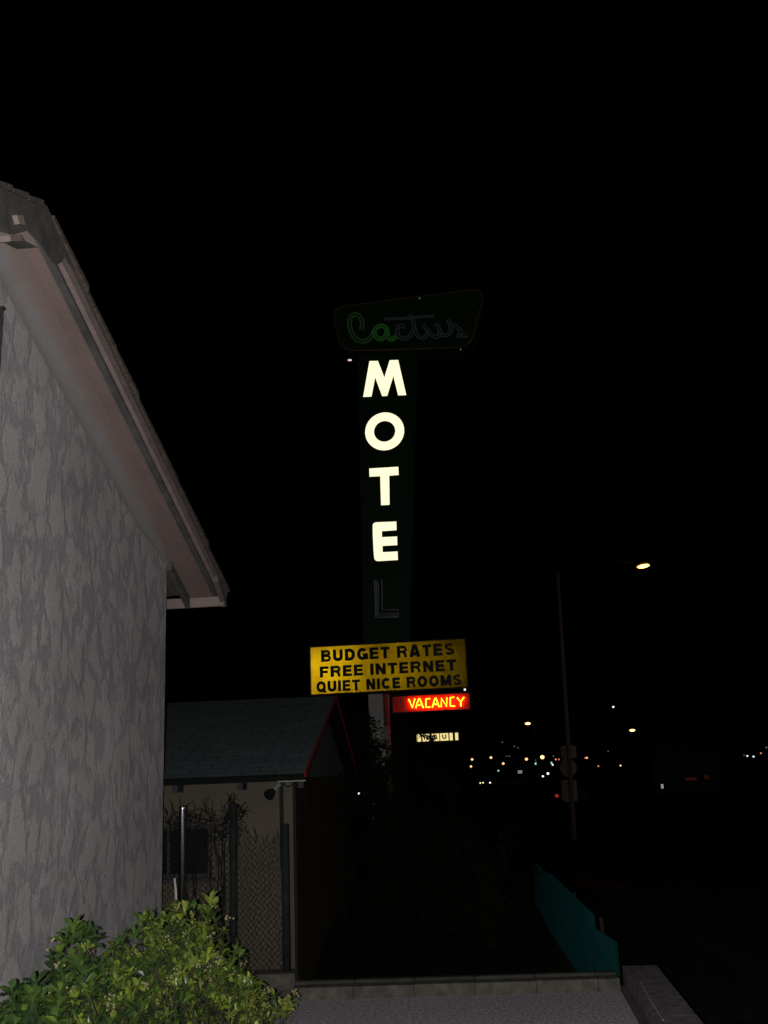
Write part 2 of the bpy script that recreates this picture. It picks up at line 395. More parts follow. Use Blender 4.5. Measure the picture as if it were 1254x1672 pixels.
# worn peak plate covering the rake boards
pk = MB(); PO = .352
def pp(px, py): return hs(px, py, PO)
sb, _ = pp(112, 400); sa = s_pk - 1.7
def bl(s, hh): return (s, ztop(s) + hh)
poly = [bl(sa, -.03), bl(s_pk, -.03), bl(sb, -.032), bl(sb + .10, -.06), pp(104, 418), pp(100, 428), pp(92, 432), pp(84, 426), pp(60, 392), pp(44, 376), pp(20, 383), pp(0, 378), bl(sa, -th - .16)]
pk.prism(poly, PO - .004, PO + .004, HF); pk.build('peak_plate', M['trim_dark'], house)
def quad_on(o, pts, th_):
    return MB().prism([hs(a_, b_, o) for a_, b_ in pts], o - th_, o, HF)
quad_on(PO + .03, [(28, 351), (38, 351), (42, 367), (32, 366)], .028).build('beam_block', M['trim_pink'], house)
# ridge beam with a pale end
rb = MB(); q0 = hs(16, 383, .31); q1 = hs(38, 393, .31)
rb.prism([hs(a_, b_, .31) for a_, b_ in ((16, 384), (34, 383), (39, 393), (18, 394))], .004, .31, HF); rb.build('ridge_beam', M['trim_pink'], house)
quad_on(.34, [(22, 395), (38, 393), (62, 404), (42, 405)], .05).build('beam_shim', M['trim_dark'], house)
# eave overhang at the far corner: fascia seen from behind, end lookout
zf = z_ev - .155
ev = MB(); ev.box(s_ev - .075, s_ev - .045, .0, .335, zf, zf + .085, HF); ev.box(s_ev - .075, s_ev - .045, -7, -.005, zf, zf + .085, HF)
ev.build('fascia', M['trim_pink'], house, bevel=.003)
lk = MB(); lk.hexa([HF(.004, .002, ztop(0) - th - .07), HF(s_ev - .08, .002, zf), HF(s_ev - .08, .04, zf), HF(.004, .04, ztop(0) - th - .07),
          HF(.004, .002, ztop(0) - th - .01), HF(s_ev - .08, .002, ztop(s_ev - .08) - th - .01), HF(s_ev - .08, .04, ztop(s_ev - .08) - th - .01), HF(.004, .04, ztop(0) - th - .01)])
lk.build('rafter_tail', M['trim_dark'], house)
rt = MB(); rt.hexa([HF(s_ev - .30, .301, ztop(s_ev - .3) - th - .02), HF(s_ev - .02, .301, zf), HF(s_ev - .02, .343, zf), HF(s_ev - .30, .343, ztop(s_ev - .3) - th - .02),
          HF(s_ev - .30, .301, ztop(s_ev - .3) - .035), HF(s_ev - .02, .301, z_ev - .035), HF(s_ev - .02, .343, z_ev - .035), HF(s_ev - .30, .343, ztop(s_ev - .3) - .035)])
cp = MB(); zc = ztop(0) - th - .004
cp.prism([(.003, zc), (.06, zc), (.06, zc - .004)] + [(.004 + rc_ * .18 * (1 - math.cos(a_)), zc - rc_ * .18 * (1 - math.sin(a_)) - .003) for a_ in [math.pi / 2 * (1 - j / 8) for j in range(9)]] , .001, .03, Frame(A0, n_, t, (0, 0, 1)))
cp.build('cove_end', M['trim_plum'], house)
rt.build('rake_end', M['trim_plum'], house)
# conduit at the extreme left of the wall
s0, z0 = hs(3, 505, .012); s1, z1 = hs(2, 640, .012)
cdt = MB(); cdt.tube([HF(s0, .013, z0), HF(s0, .013, .3)], .01, 6); cdt.box(s0 - .012, s0 + .02, .001, .026, z0 + .002, z0 + .014, HF)
cdt.build('conduit', M['frame'], house)

# ------------------------------------------------------------------ neighbouring house
eR = at(497, 1263, 8.75); rR = at(548, 1136, 12.0)
gd = Vector((rR.x - eR.x, rR.y - eR.y, 0)); run = gd.length; gd.normalize(); gx = Vector((gd.y, -gd.x, 0))     # gx to the right
NF = Frame((eR.x, eR.y, 0), gx, gd, (0, 0, 1)); ze, zr = eR.z, rR.z
nh = thing('shingled_house', (eR.x, eR.y, GZ), 'low tan house with blue grey shingle roof behind the chain link fence', 'house')
WX = NF.o; c_ = at(479, 1400, 9.0) - Vector((eR.x, eR.y, 0)); wx = c_.dot(gx); wy = .25; rs = (zr - ze) / run
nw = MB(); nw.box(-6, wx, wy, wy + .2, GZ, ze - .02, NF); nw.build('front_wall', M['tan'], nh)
sidew = MB(); sidew.prism([(wy + .201, GZ), (2 * run - wy, GZ), (2 * run - wy, ze - .04 + .0), (wy + .201, ze - .04)], 0, .2, Frame(NF(wx - .2, 0, 0), gd, gx, (0, 0, 1)))
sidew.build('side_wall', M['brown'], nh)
gb = MB(); gb.prism([(wy + .0, ze - .035), (2 * run - wy, ze - .035), (run, zr - .12)], .005, .19, Frame(NF(wx - .2, 0, 0), gd, gx, (0, 0, 1)))
gb.build('gable', M['gable'], nh)
ns = MB(); ns.add([NF(-7, 0, ze), NF(0, 0, ze), NF(0, run, zr), NF(-7, run, zr)], [(0, 1, 2, 3)])
ns.add([NF(-7, 2 * run, ze), NF(0, 2 * run, ze), NF(0, run, zr), NF(-7, run, zr)], [(0, 1, 2, 3)])
L_ = math.hypot(run, zr - ze); ns.uv = [(0, 0), (7, 0), (7, L_), (0, L_)] * 2
nr = ns.build('roof', M['shingle'], nh)
nu = MB()
for a, b in ((0, run), (2 * run, run)):
    nu.hexa([NF(-7, a, ze - .05), NF(-.005, a, ze - .05), NF(-.005, b, zr - .05), NF(-7, b, zr - .05), NF(-7, a, ze - .006), NF(-.005, a, ze - .006), NF(-.005, b, zr - .006), NF(-7, b, zr - .006)])
nu.build('roof_deck', M['black_green'], nh)
rk = MB()
for a, b in ((-.01, run), (2 * run, run)):
    rk.hexa([NF(.002, a, ze - .03), NF(.014, a, ze - .03), NF(.014, b, zr - .03), NF(.002, b, zr - .03), NF(.002, a, ze + .01), NF(.014, a, ze + .01), NF(.014, b, zr + .01), NF(.002, b, zr + .01)])
rk.build('rake_trim', M['neon_tint_trim'], nh)
MB().box(-7, .0, -.03, -.006, ze - .055, ze - .008, NF).build('fascia', M['black_green'], nh)
MB().box(-.22, .015, -.036, -.031, ze - .062, ze - .052, NF).build('drip_edge', M['bright'], nh)
# lugs where the rafters end below the fascia
for px in (287, 393, 492):
    v = at(px, 1271, 8.85) - NF.o; x = v.dot(gx)
    rl = MB(); rl.box(x - .025, x + .025, .03, wy + .002, ze - .115, ze - .054, NF); rl.build('rafter_tail', M['frame'], nh)
# window
def nf(px, py, y):
    v = hit(px, py, NF(0, y, 0), gd) - NF.o; return v.dot(gx), v.z
xa, za = nf(200, 1352, wy); xb, zb_ = nf(346, 1432, wy)
win = MB()
for b4 in ((xa, xb, za - .035, za), (xa, xb, zb_, zb_ + .035), (xb - .03, xb, zb_ + .035, za - .035), (xa, xa + .03, zb_ + .035, za - .035), (xb - .38, xb - .355, zb_ + .035, za - .035)):
    win.box(b4[0], b4[1], wy - .025, wy - .001, b4[2], b4[3], NF)
wo = win.build('window', M['frame'], nh)
MB().box(xa + .03, xb - .03, wy - .012, wy - .003, zb_ + .035, za - .035, NF).build('pane', M['glass'], wo)
MB().box(xa - .03, xb + .03, wy - .06, wy - .003, zb_ - .03, zb_ - .002, NF).build('sill', M['frame'], wo)
# floodlight on a conduit under the eave
xp, zp0 = nf(459, 1264, wy - .05); zp1 = nf(460, 1420, wy - .05)[1]
fl = thing('flood_lamp', NF(xp, wy - .05, ze - .1), 'unlit bell shaded flood lamp on a conduit under the shingled eave', 'lamp')
MB().tube([NF(xp, wy - .05, ze - .06), NF(xp, wy - .05, zp1)], .017, 8).build('conduit', M['post'], fl)
a = Vector(NF(*[nf(456, 1281, wy - .07)[0], wy - .07, nf(456, 1281, wy - .07)[1]])); b_x, b_z = nf(446, 1291, wy - .14); b = NF(b_x, wy - .14, b_z)
MB().tube([a, b], .02, 8).build('lamp_socket', M['dull'], fl)
dx = (b - a).normalized(); ux = dx.orthogonal().normalized()
sh = MB(); sh.lathe([(.022, 0), (.034, .025), (.048, .07), (.046, .074), (.015, .04)], Frame(b, ux, dx.cross(ux), dx), 14)
sh.build('lamp_shade', M['black_green'], fl, smooth=True)
cv = MB(); x2, z2 = nf(470, 1278, wy - .03)
cv.tube([NF(xp + .01, wy - .03, z2 + .03), NF(xp + .03, wy - .03, z2 - .025), NF(x2, wy - .03, z2 - .035), NF(wx + .005, wy - .035, z2 - .02)], .005, 5); cv.build('cable', M['ltr'], fl)

# ------------------------------------------------------------------ chain link fence, pole, stick, plinth
FY = 8.62
def fz(px, py): return at(px, py, FY)
pl = MB(); a = fz(431, 1610); b = fz(486, 1610)
pl.box(a.x - .9, b.x - .01, FY - .1, FY + .12, -.005, .12); pl = pl.build('concrete_plinth', M['block'], loc=(b.x, FY, 0), bevel=.008)
tag(pl, 'low concrete footing under the chain link fence beside the bush', 'footing')
fence = thing('chain_link_fence', (fz(380, 1500).x, FY, .12), 'torn rusty chain link fence in front of the tan house wall', 'fence')
def post(px, py, r, m, nm='post', z0=.12):
    v = fz(px, py); MB().tube([Vector((v.x, FY, z0)), Vector((v.x, FY, v.z))], r, 10).build(nm, m, fence, smooth=True)
    return v.x
xm = post(381, 1318, .031, M['post']); xr = post(465, 1345, .033, M['post'])
MB().ball(fz(381, 1316), .036, .036, .03).build('post_cap', M['post'], fence, smooth=True)
random.seed(11)
xl = fz(255, 1400).x
def topz(x):
    prof = [(255, 1340), (300, 1330), (345, 1334), (375, 1338), (388, 1340), (405, 1358), (425, 1364), (445, 1366), (466, 1362)]
    X = [fz(p, r).x for p, r in prof]; Z = [fz(p, r).z for p, r in prof]
    if x <= X[0]: return Z[0]
    for i in range(len(X) - 1):
        if x <= X[i + 1]: return Z[i] + (Z[i + 1] - Z[i]) * (x - X[i]) / (X[i + 1] - X[i])
    return Z[-1]
ms = MB(); cw = .046; ch = .05; k = 0; x = xl
while x < xr - .01:
    pts = []; z = .13; j = 0; tz = topz(x) + random.uniform(-.05, .02)
    while z < tz:
        lean = .05 * max(0, z - .9) * math.sin(x * 9)
        pts.append(Vector((x + (cw * .55 if (j + k) % 2 else -cw * .05) + lean + .012 * math.sin(x * 5 + z * 4) + random.uniform(-.008, .008), FY + (.004 if j % 2 else -.004) + .02 * math.sin(x * 7 + z * 3) + random.uniform(-.002, .002), z)))
        z += ch * .5 * random.uniform(.85, 1.15); j += 1
    if random.random() < .85:   # loose twisted end
        p = pts[-1]; s = random.uniform(-1, 1)
        pts += [p + Vector((s * .015, -.008, .02)), p + Vector((s * .03, -.015, .035 + random.uniform(0, .03)))]
    ms.tube(pts, .0022, 4); x += cw * .5; k += 1
ms.build('wire_mesh', M['wire'], fence)
tg = MB()
for i in range(70):
    p = fz(381 + random.gauss(0, 6), 1330 + random.gauss(0, 12)); p.y = FY + random.uniform(-.05, .05); pts = [p]
    d = Vector((random.gauss(0, 1), random.gauss(0, .5), random.gauss(.2, 1))).normalized()
    for s in range(5):
        d = (d + Vector((random.gauss(0, .5), random.gauss(0, .3), random.gauss(0, .5)))).normalized(); pts.append(pts[-1] + d * random.uniform(.012, .03))
    tg.tube(pts, random.uniform(.0015, .0035), 4)
vine = tag(tg.build('dead_vine', M['twig'], loc=fz(381, 1335)), 'tangle of dead vine caught on the middle fence post', 'dead vine')
br = MB()
for i in range(130):
    px = random.uniform(272, 378); p = fz(px, 1335 + random.uniform(-6, 45)); p.y = FY + random.uniform(.03, .12); pts = [p]
    d = Vector((random.gauss(0, .8), 0, abs(random.gauss(.4, .6)))).normalized()
    for s in range(5):
        d = (d + Vector((random.gauss(0, .35), random.gauss(0, .2), random.gauss(.05, .35)))).normalized(); pts.append(pts[-1] + d * random.uniform(.02, .04))
    br.tube(pts, [.003, .0028, .0025, .002, .0018, .001], 4)
for i in range(14):
    x = random.uniform(fz(275, 1400).x, fz(375, 1400).x); pts = [Vector((x, FY + .08, .0))]
    for s in range(9): pts.append(pts[-1] + Vector((random.gauss(0, .02), random.gauss(0, .008), .135)))
    br.tube(pts, .004, 5)
tag(br.build('bare_shrub', M['twig'], loc=(fz(330, 1400).x, FY + .08, 0)), 'bare twiggy shrub growing through the chain link left of the middle post', 'shrub')
v0 = at(298, 1316, 8.4); 
po = MB(); po.lathe([(.026, 0), (.026, v0.z - .03), (.0265, v0.z - .028), (.0265, v0.z - .004), (.024, v0.z)], Frame((v0.x, v0.y, 0), (1, 0, 0), (0, 1, 0), (0, 0, 1)), 14)
tag(po.build('galvanised_pole', M['zinc'], loc=(v0.x, v0.y, 0), smooth=True), 'bare shiny galvanised pole standing at the corner of the stucco wall', 'pole')
v0 = at(285, 1434, 8.2); v1 = at(289, 1500, 8.2); v2 = Vector((v1.x + .03, 8.15, 0))
tag(MB().tube([v0, v0 + (v1 - v0) * .3 + Vector((.004, 0, 0)), v1, v2], [.008, .01, .011, .012], 6).build('stick', M['stick'], loc=v2), 'short pale stick leaning beside the galvanised pole', 'stick')

# ------------------------------------------------------------------ leafy bush in front
def bush():
    random.seed(21)
    base = at(230, 1665, 5.7); base.z = 0
    root = thing('leafy_bush', base, 'glossy green bush with seed heads in front of the stucco wall', 'bush')
    lf = MB(); lf.attr = []; st = MB(); pd = MB()
    prof = [(-90, 1660), (0, 1638), (40, 1632), (72, 1612), (92, 1560), (125, 1530), (165, 1560), (200, 1556), (225, 1530), (255, 1502), (300, 1478), (340, 1484), (362, 1515), (385, 1552), (402, 1590), (420, 1612), (440, 1655), (475, 1660)]
    def top(px):
        for i in range(len(prof) - 1):
            if px <= prof[i + 1][0]:
                a, b = prof[i], prof[i + 1]; return a[1] + (b[1] - a[1]) * (px - a[0]) / (b[0] - a[0])
        return 1700
    def depth(px): return 4.55 + .0047 * max(0, min(px, 430))
    def leaf(p, d, L, w, v):
        d = d.normalized(); sd_ = d.cross(Vector((random.gauss(0, .35), random.gauss(0, .35), 1))).normalized()
        nn = sd_.cross(d).normalized()
        if nn.z < 0 : nn = -nn
        vs = []
        for tt, ww, dr in ((0, .08, 0), (.3, .55, .03), (.62, 1, .02), (.86, .72, -.03), (1, .1, -.09)):
            c = p + d * (L * tt) + nn * (L * dr)
            vs += [c - sd_ * (w * ww) + nn * (w * ww * .45), c, c + sd_ * (w * ww) + nn * (w * ww * .45)]
        fs = []
        for i in range(4):
            a = i * 3; fs += [(a, a + 1, a + 4, a + 3), (a + 1, a + 2, a + 5, a + 4)]
        lf.add(vs, fs); lf.attr += [min(1, max(0, v + random.gauss(0, .03)))] * 15
    tips = []
    for i in range(1050):
        px = random.uniform(-90, 452); e = random.random() ** 1.25
        py = top(px) + 46 + 14 * math.sin(px * .11) + e * 200
        dd = depth(px) + random.uniform(-.22, .55) * (.4 + min(1, e * 2))
        tips.append((px, py, dd))
    for px, py in ((312, 1472), (326, 1478), (270, 1492), (350, 1492), (232, 1502), (130, 1522), (155, 1526), (200, 1530), (95, 1548), (58, 1600), (20, 1612), (392, 1552), (462, 1634), (447, 1622), (455, 1650), (425, 1612), (440, 1640), (120, 1514), (140, 1518), (108, 1532), (215, 1520), (238, 1494), (248, 1512), (188, 1540), (345, 1470), (332, 1482), (300, 1484), (280, 1496), (85, 1560), (32, 1606), (366, 1512), (470, 1640), (408, 1588), (474, 1630), (466, 1652), (452, 1640), (436, 1655), (430, 1628), (415, 1600)):
        tips.append((px, py + 6, depth(px) - .1))
    for i in range(95):
        px = random.uniform(-70, 440); py = top(px) + random.uniform(-6, 45) + (60 if i % 3 == 0 else 0); dd = depth(px) + random.uniform(-.25, .3)
        lean = Vector((random.gauss(.15 * (px - 200) / 240, .22), random.gauss(0, .2), 1)).normalized(); tip = at(px, py, dd)
        for k in range(4): 
            q_ = tip - lean * (.055 * k); a_, b_ = to_px(q_); tips.append((a_, b_, q_.y))
        st.tube([tip, tip - lean * .12, tip - lean * .26], [.0018, .003, .0045], 5)
    for px, py, dd in tips:
        p = at(px, py, dd)
        if p.z < .05: continue
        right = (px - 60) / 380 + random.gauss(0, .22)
        ax = Vector((random.gauss(0, .45) + (.25 if px > 330 else 0), random.gauss(-.25, .45), 1.0)).normalized()
        L0 = random.uniform(.055, .088) * (1 - .35 * min(1, max(0, (px - 120) / 200)) * (random.random() < .75))
        u = ax.orthogonal().normalized(); w_ = ax.cross(u)
        tv = random.gauss(0, .13); nl = random.randint(6, 10); ph = random.random() * 6
        for k in range(nl):
            a = ph + k * 2.4; el = random.uniform(.1, 1.1)
            d = (u * math.cos(a) + w_ * math.sin(a)) * math.cos(el) + ax * math.sin(el)
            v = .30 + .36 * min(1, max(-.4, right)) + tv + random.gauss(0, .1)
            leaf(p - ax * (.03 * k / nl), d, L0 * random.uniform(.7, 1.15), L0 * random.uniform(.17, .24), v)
        st.tube([p + ax * .01, p - ax * .05 + Vector((0, .02, -.02)), p - ax * .1 + Vector((0, .1, -.06))], [.0018, .0025, .003], 4)
        if random.random() < (.3 if px > 280 else .09):
            for k in range(random.randint(3, 6)):
                a = random.random() * 6.3; e = p + ax * random.uniform(.04, .075) + (u * math.cos(a) + w_ * math.sin(a)) * random.uniform(.008, .03)
                st.tube([p, p + ax * .03, e], .0011, 3); pd.ball(e, .0065, nu=6, nv=4)
    for i in range(26):
        px = random.uniform(-60, 420); tp = at(px, min(1660, top(px) + 60), depth(px) + .2)
        b0 = base + Vector((random.uniform(-.9, .5), random.uniform(-.4, .3), 0))
        st.tube([b0, b0.lerp(tp, .5) + Vector((random.gauss(0, .05), random.gauss(0, .05), 0)), tp], [.013, .009, .004], 5)
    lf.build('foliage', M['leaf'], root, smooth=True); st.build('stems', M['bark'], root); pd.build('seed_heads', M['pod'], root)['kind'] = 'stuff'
bush()

# ------------------------------------------------------------------ dark shrubs behind the curb
HOLES = [(586, 1293, 7), (598, 1293, 6), (783, 1277, 9), (800, 1276, 6), (789, 1276, 5)]
def shrub(px, ptop, Y, half, label, n=2600, seed=0, lsz=.035, name='dark_shrub', sprays=()):
    random.seed(seed)
    tp = at(px, ptop, Y); base = Vector((tp.x, Y, GZ)); H = tp.z - GZ; hw = half / F * Y
    root = thing(name, base, label, 'shrub', 'dark shrubs behind the curb')
    st = MB(); lf = MB(); ends = []
    for i in range(16):
        a = random.random() * 6.3; rr = hw * random.uniform(.3, 1.0)
        top = base + Vector((math.cos(a) * rr, math.sin(a) * rr * .8, H * random.uniform(.3, .97)))
        mid = base.lerp(top, .45) + Vector((-math.cos(a) * rr * .2, -math.sin(a) * rr * .2, H * .06))
        pts = [base + Vector((math.cos(a) * .05, math.sin(a) * .05, 0)), mid, top]
        st.tube([pts[0], pts[0].lerp(mid, .5), mid, mid.lerp(top, .5), top], [.022, .018, .014, .009, .004], 5)
        for k in range(9):
            s = random.uniform(.06, 1); c = mid.lerp(top, s * 2 - 1) if s > .5 else base.lerp(mid, s * 2)
            e = c + Vector((random.gauss(0, hw * .25), random.gauss(0, hw * .25), random.uniform(.0, .22) * H * .5))
            if e.z > base.z + H: e.z = base.z + H
            st.tube([c, c.lerp(e, .5) + Vector((0, 0, .02)), e], [.006, .004, .002], 4); ends.append((c, e))
    for sx_, sy_ in sprays:
        e = at(sx_, sy_, Y - .1); c = base + Vector((0, 0, H * .75)); st.tube([c, c.lerp(e, .6) + Vector((0, 0, .05)), e], [.008, .005, .002], 4)
        ends += [(c.lerp(e, .9), e)]
    k = 0
    while k < n:
        c, e = random.choice(ends); p = c.lerp(e, random.random()) + Vector((random.gauss(0, .06), random.gauss(0, .06), random.gauss(0, .06)))
        k += 1
        a, b = to_px(p)
        if 677 < a < 752 and 1193 < b < 1213 and not any((a - hx) ** 2 + (b - hy) ** 2 < 20 for hx, hy in sprays): continue
        if any((a - hx) ** 2 + (b - hy) ** 2 < r * r for hx, hy, r in HOLES): continue
        d = Vector((random.gauss(0, 1), random.gauss(0, 1), random.gauss(.1, .8))).normalized(); s_ = d.orthogonal().normalized()
        s_ = (s_ * math.cos(k) + d.cross(s_) * math.sin(k)); L = lsz * random.uniform(.7, 1.4)
        lf.add([p, p + d * L * .5 + s_ * L * .22, p + d * L, p + d * L * .5 - s_ * L * .22], [(0, 1, 2, 3)])
    st.build('branches', M['dbark'], root); lf.build('foliage', M['dleaf'], root)
shrub(545, 1232, 13.5, 52, 'tall dark shrub beside the brown side wall of the tan house', 9000, 1, .045)
shrub(618, 1160, 15.0, 44, 'tallest dark shrub, in front of the pale column of the motel sign', 17000, 2, .055)
shrub(676, 1208, 15.5, 38, 'dark leafy shrub partly covering the left letters of the small lit panel sign', 8000, 3, .05, sprays=((682, 1200), (691, 1198), (698, 1204), (706, 1207), (709, 1200)))
shrub(722, 1236, 14.2, 50, 'dark rounded shrub below the small lit panel sign', 8000, 4, .045)
shrub(790, 1330, 13.0, 60, 'lowest dark shrub, nearest the teal corrugated fence', 7000, 5, .045)

# ------------------------------------------------------------------ teal corrugated fence
tf = thing('corrugated_fence', at(1005, 1590, 9.0), 'teal corrugated metal fence running away beyond the patio corner', 'fence')
def panel(pa, pb, za, zb, nw, amp=.024, dx=0.0):
    m = MB(); N = nw * 6; d = (pb - pa); L = d.length; dn = d.normalized(); nn = Vector((dn.y, -dn.x, 0)); vs = []; fs = []
    for i in range(N + 1):
        p = pa + d * (i / N); o = math.sin(i / 6 * 2 * math.pi); o = max(-.75, min(.75, o)) * amp / .75
        zt = za + (zb - za) * i / N
        for th_ in (0, .004): 
            vs += [Vector((p.x, p.y, GZ + .03)) + nn * (o + th_ + dx), Vector((p.x, p.y, zt)) + nn * (o + th_ + dx)]
    for i in range(N):
        a = i * 4; b = a + 4
        fs += [(a, b, b + 1, a + 1), (a + 2, a + 3, b + 3, b + 2), (a + 1, b + 1, b + 3, a + 3), (a, a + 2, b + 2, b)]
    return m.add(vs, fs)
t1 = at(1003, 1538, 8.95); t2 = at(968, 1516, 9.75); t3 = at(972, 1492, 9.8); t4 = at(895, 1425, 13.6); t5 = at(872, 1409, 16.5)
fl2 = lambda v: Vector((v.x, v.y, 0))
panel(fl2(t1), fl2(t2), t1.z, t2.z, 11).build('panel', M['teal'], tf)
panel(fl2(t2), fl2(t4), t3.z, t4.z, 48, dx=.0).build('panel', M['teal'], tf)
panel(fl2(t4), fl2(t5), t4.z - .03, t5.z, 40).build('panel', M['teal'], tf)
for v, h in ((t3, .03), (at(930, 1452, 11.4), .06), (t4, .08), (t5, .05)):
    MB().tube([Vector((v.x + .05, v.y, GZ)), Vector((v.x + .05, v.y, v.z - .03))], .02, 8).build('post', M['galv_dark'], tf)
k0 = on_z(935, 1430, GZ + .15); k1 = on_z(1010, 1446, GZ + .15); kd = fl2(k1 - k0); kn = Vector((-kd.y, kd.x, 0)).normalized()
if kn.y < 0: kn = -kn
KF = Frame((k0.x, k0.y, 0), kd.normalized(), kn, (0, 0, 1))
MB_ = MB().box(0, kd.length, 0, .15, GZ - .02, GZ + .15, KF).build('red_glow_block', M['red_glow'], loc=(k0.x, k0.y, GZ), bevel=.015)  # added block, its red colour standing for light on the road
tag(MB_, 'short red block painting a patch of glow beyond the teal fence', 'kerb')

# ------------------------------------------------------------------ the motel sign
YAW = R_(7.3); SD = 22.0
sx = Vector((math.cos(YAW), -math.sin(YAW), 0)); sn = Vector((-math.sin(YAW), -math.cos(YAW), 0))   # right, towards viewer
so_ = at(630, 1263, SD); SO = Vector((so_.x, so_.y, 0)); SF = Frame(SO, sx, sn, (0, 0, 1))
def sg(px, py, o=0.0):
    v = hit(px, py, SO + sn * o, sn) - SO; return v.dot(sx), v.z
sign = thing('motel_sign', (SO.x, SO.y, GZ), 'tall dark green roadside sign with glowing letters, yellow board and red neon', 'motel sign')
pyl = MB(); po_ = .28
poly = [sg(583, 560, po_), sg(681, 556, po_), sg(668, 1056, po_), sg(593, 1056, po_)]
pyl.prism(poly, po_, -.12, SF); pyl.build('pylon', M['pyl'], sign, bevel=.015)
col = MB(); a = sg(601, 1131, .2); b = sg(625, 1131, .2)
col.box(a[0], b[0], -.85, .2, GZ, a[1] + 1.2, SF); col.build('column', M['cream'], sign, bevel=.01)

def smooth_path(pts, it=3, closed=False):
    pts = [Vector((p[0], p[1], 0)) for p in pts]
    for _ in range(it):
        o = [] if closed else [pts[0]]
        K = len(pts)
        for i in range(K if closed else K - 1):
            a, b = pts[i], pts[(i + 1) % K]; o += [a.lerp(b, .25), a.lerp(b, .75)]
        if not closed: o.append(pts[-1])
        pts = o
    return pts
# name board
NO = .42
def rounded(pts, r, seg=6):
    out = []; K = len(pts)
    for i in range(K):
        p = Vector(pts[i]); a = (Vector(pts[i - 1]) - p); b = (Vector(pts[(i + 1) % K]) - p); rr = min(r, a.length * .4, b.length * .4)
        a = p + a.normalized() * rr; b = p + b.normalized() * rr
        for j in range(seg + 1):
            tt = j / seg; out.append((a * (1 - tt) ** 2 + p * 2 * tt * (1 - tt) + b * tt ** 2)[:])
    return out
bpoly = rounded([sg(540, 502, NO), sg(794, 470, NO), sg(770, 569, NO), sg(556, 575, NO)], .34)
nb = MB().prism(bpoly, NO, -.25, SF).build('name_board', M['pyl'], sign, bevel=.01)
inner = [((p[0] - sum(x[0] for x in bpoly) / len(bpoly)) * .985 + sum(x[0] for x in bpoly) / len(bpoly), (p[1] - sum(x[1] for x in bpoly) / len(bpoly)) * .97 + sum(x[1] for x in bpoly) / len(bpoly)) for p in bpoly]
MB().tube([SF(a, NO + .03, b) for a, b in inner], .013, 6, closed=True).build('border_tubing', M['amber_tube'], nb)
# script: strokes traced in photo pixels, double tubes either side of a flat channel
def zoom(pts): return [(560 + x / 5.97, 490 + y / 5.97) for x, y in pts]
strokes = {
 'C': [(180, 292), (192, 240), (180, 180), (140, 140), (95, 145), (65, 190), (65, 260), (90, 340), (140, 395), (200, 412), (255, 385), (290, 340), (300, 300)],
 'a': [(425, 275), (385, 250), (335, 262), (302, 300), (315, 355), (360, 388), (405, 370), (428, 320), (428, 262), (432, 330), (450, 380), (485, 388), (520, 355)],
 'c': [(600, 280), (585, 250), (550, 250), (525, 290), (530, 340), (560, 375), (610, 382), (660, 350), (685, 290)],
 't': [(650, 135), (680, 200), (692, 240), (700, 300), (735, 360), (785, 375), (820, 345), (830, 300)],
 'bar': [(405, 188), (530, 186), (640, 178), (760, 165), (885, 160)],
 'u': [(780, 235), (800, 270), (830, 310), (870, 355), (920, 368), (950, 330), (940, 280), (900, 235)],
 'u2': [(945, 330), (985, 352), (1030, 340), (1055, 300), (1045, 240), (1025, 190)],
 's': [(1060, 255), (1085, 240), (1110, 270), (1145, 290), (1150, 330), (1110, 352), (1160, 352), (1215, 345)],
}
def script(names, mt, bm_, nm, wpx=3.2, tr_=.011):
    tb = MB(); rb = MB()
    for k in names:
        path = smooth_path([sg(a, b, NO + .03) for a, b in zoom(strokes[k])], 3)
        hw = wpx / F * SD * .95 if k != 'bar' else 1.6 / F * SD
        L = []; R = []
        for i, p in enumerate(path):
            d = path[min(i + 1, len(path) - 1)] - path[max(0, i - 1)]; d.normalize(); nn = Vector((-d.y, d.x, 0))
            L.append(p + nn * hw); R.append(p - nn * hw)
        tb.tube([SF(p.x, NO + .05, p.y) for p in L], tr_, 5); tb.tube([SF(p.x, NO + .05, p.y) for p in R], tr_, 5)
        N = len(path); vs = [SF(p.x, NO + .004 + .0012 * len(rb.f) % 7 * .001, p.y) for p in L] + [SF(p.x, NO + .004, p.y) for p in R]
        vs += [SF(p.x, NO + .03, p.y) for p in L] + [SF(p.x, NO + .03, p.y) for p in R]
        fs = []
        for i in range(N - 1):
            fs += [(2 * N + i, 2 * N + i + 1, 3 * N + i + 1, 3 * N + i), (i, i + 1, 2 * N + i + 1, 2 * N + i), (N + i, 3 * N + i, 3 * N + i + 1, N + i + 1)]
        rb.add(vs, fs)
    o = tb.build('script_tubing', mt, nb); return rb.build('script_channel', bm_, o) if False else rb.build('script_channel', bm_, nb)
script(['C'], M['green_dim'], M['script'], 'C', 3.0, .018); script(['a'], M['green_glow'], M['script'], 'a', 2.6, .024)
script(['c', 't', 'bar', 'u', 'u2', 's'], M['dull'], M['script'], 'ctus', 2.6, .014)
# the little lamp under the name board
a = sg(571, 588, .3); sp = MB(); sp.ball(SF(a[0], .3, a[1]), .05, .05, .016, SF, mi=0); sp.tube([SF(a[0] - .01, .28, a[1] + .02), SF(a[0] - .01, .1, a[1] + .15)], .012, 5, mi=1)
sp.build('spot_lamp', [lamp_mat('pinkish_lamp', (1, .72, .7), .8), M['cab']], sign)
for px, py in ((685, 487), (752, 570.5)):
    a = sg(px, py, NO + .05); MB().ball(SF(a[0], NO + .05, a[1]), .013, nu=8, nv=5).build('glint_bulb', lamp_mat('tube_end_bulb', (.9, .9, .8), .2), nb)
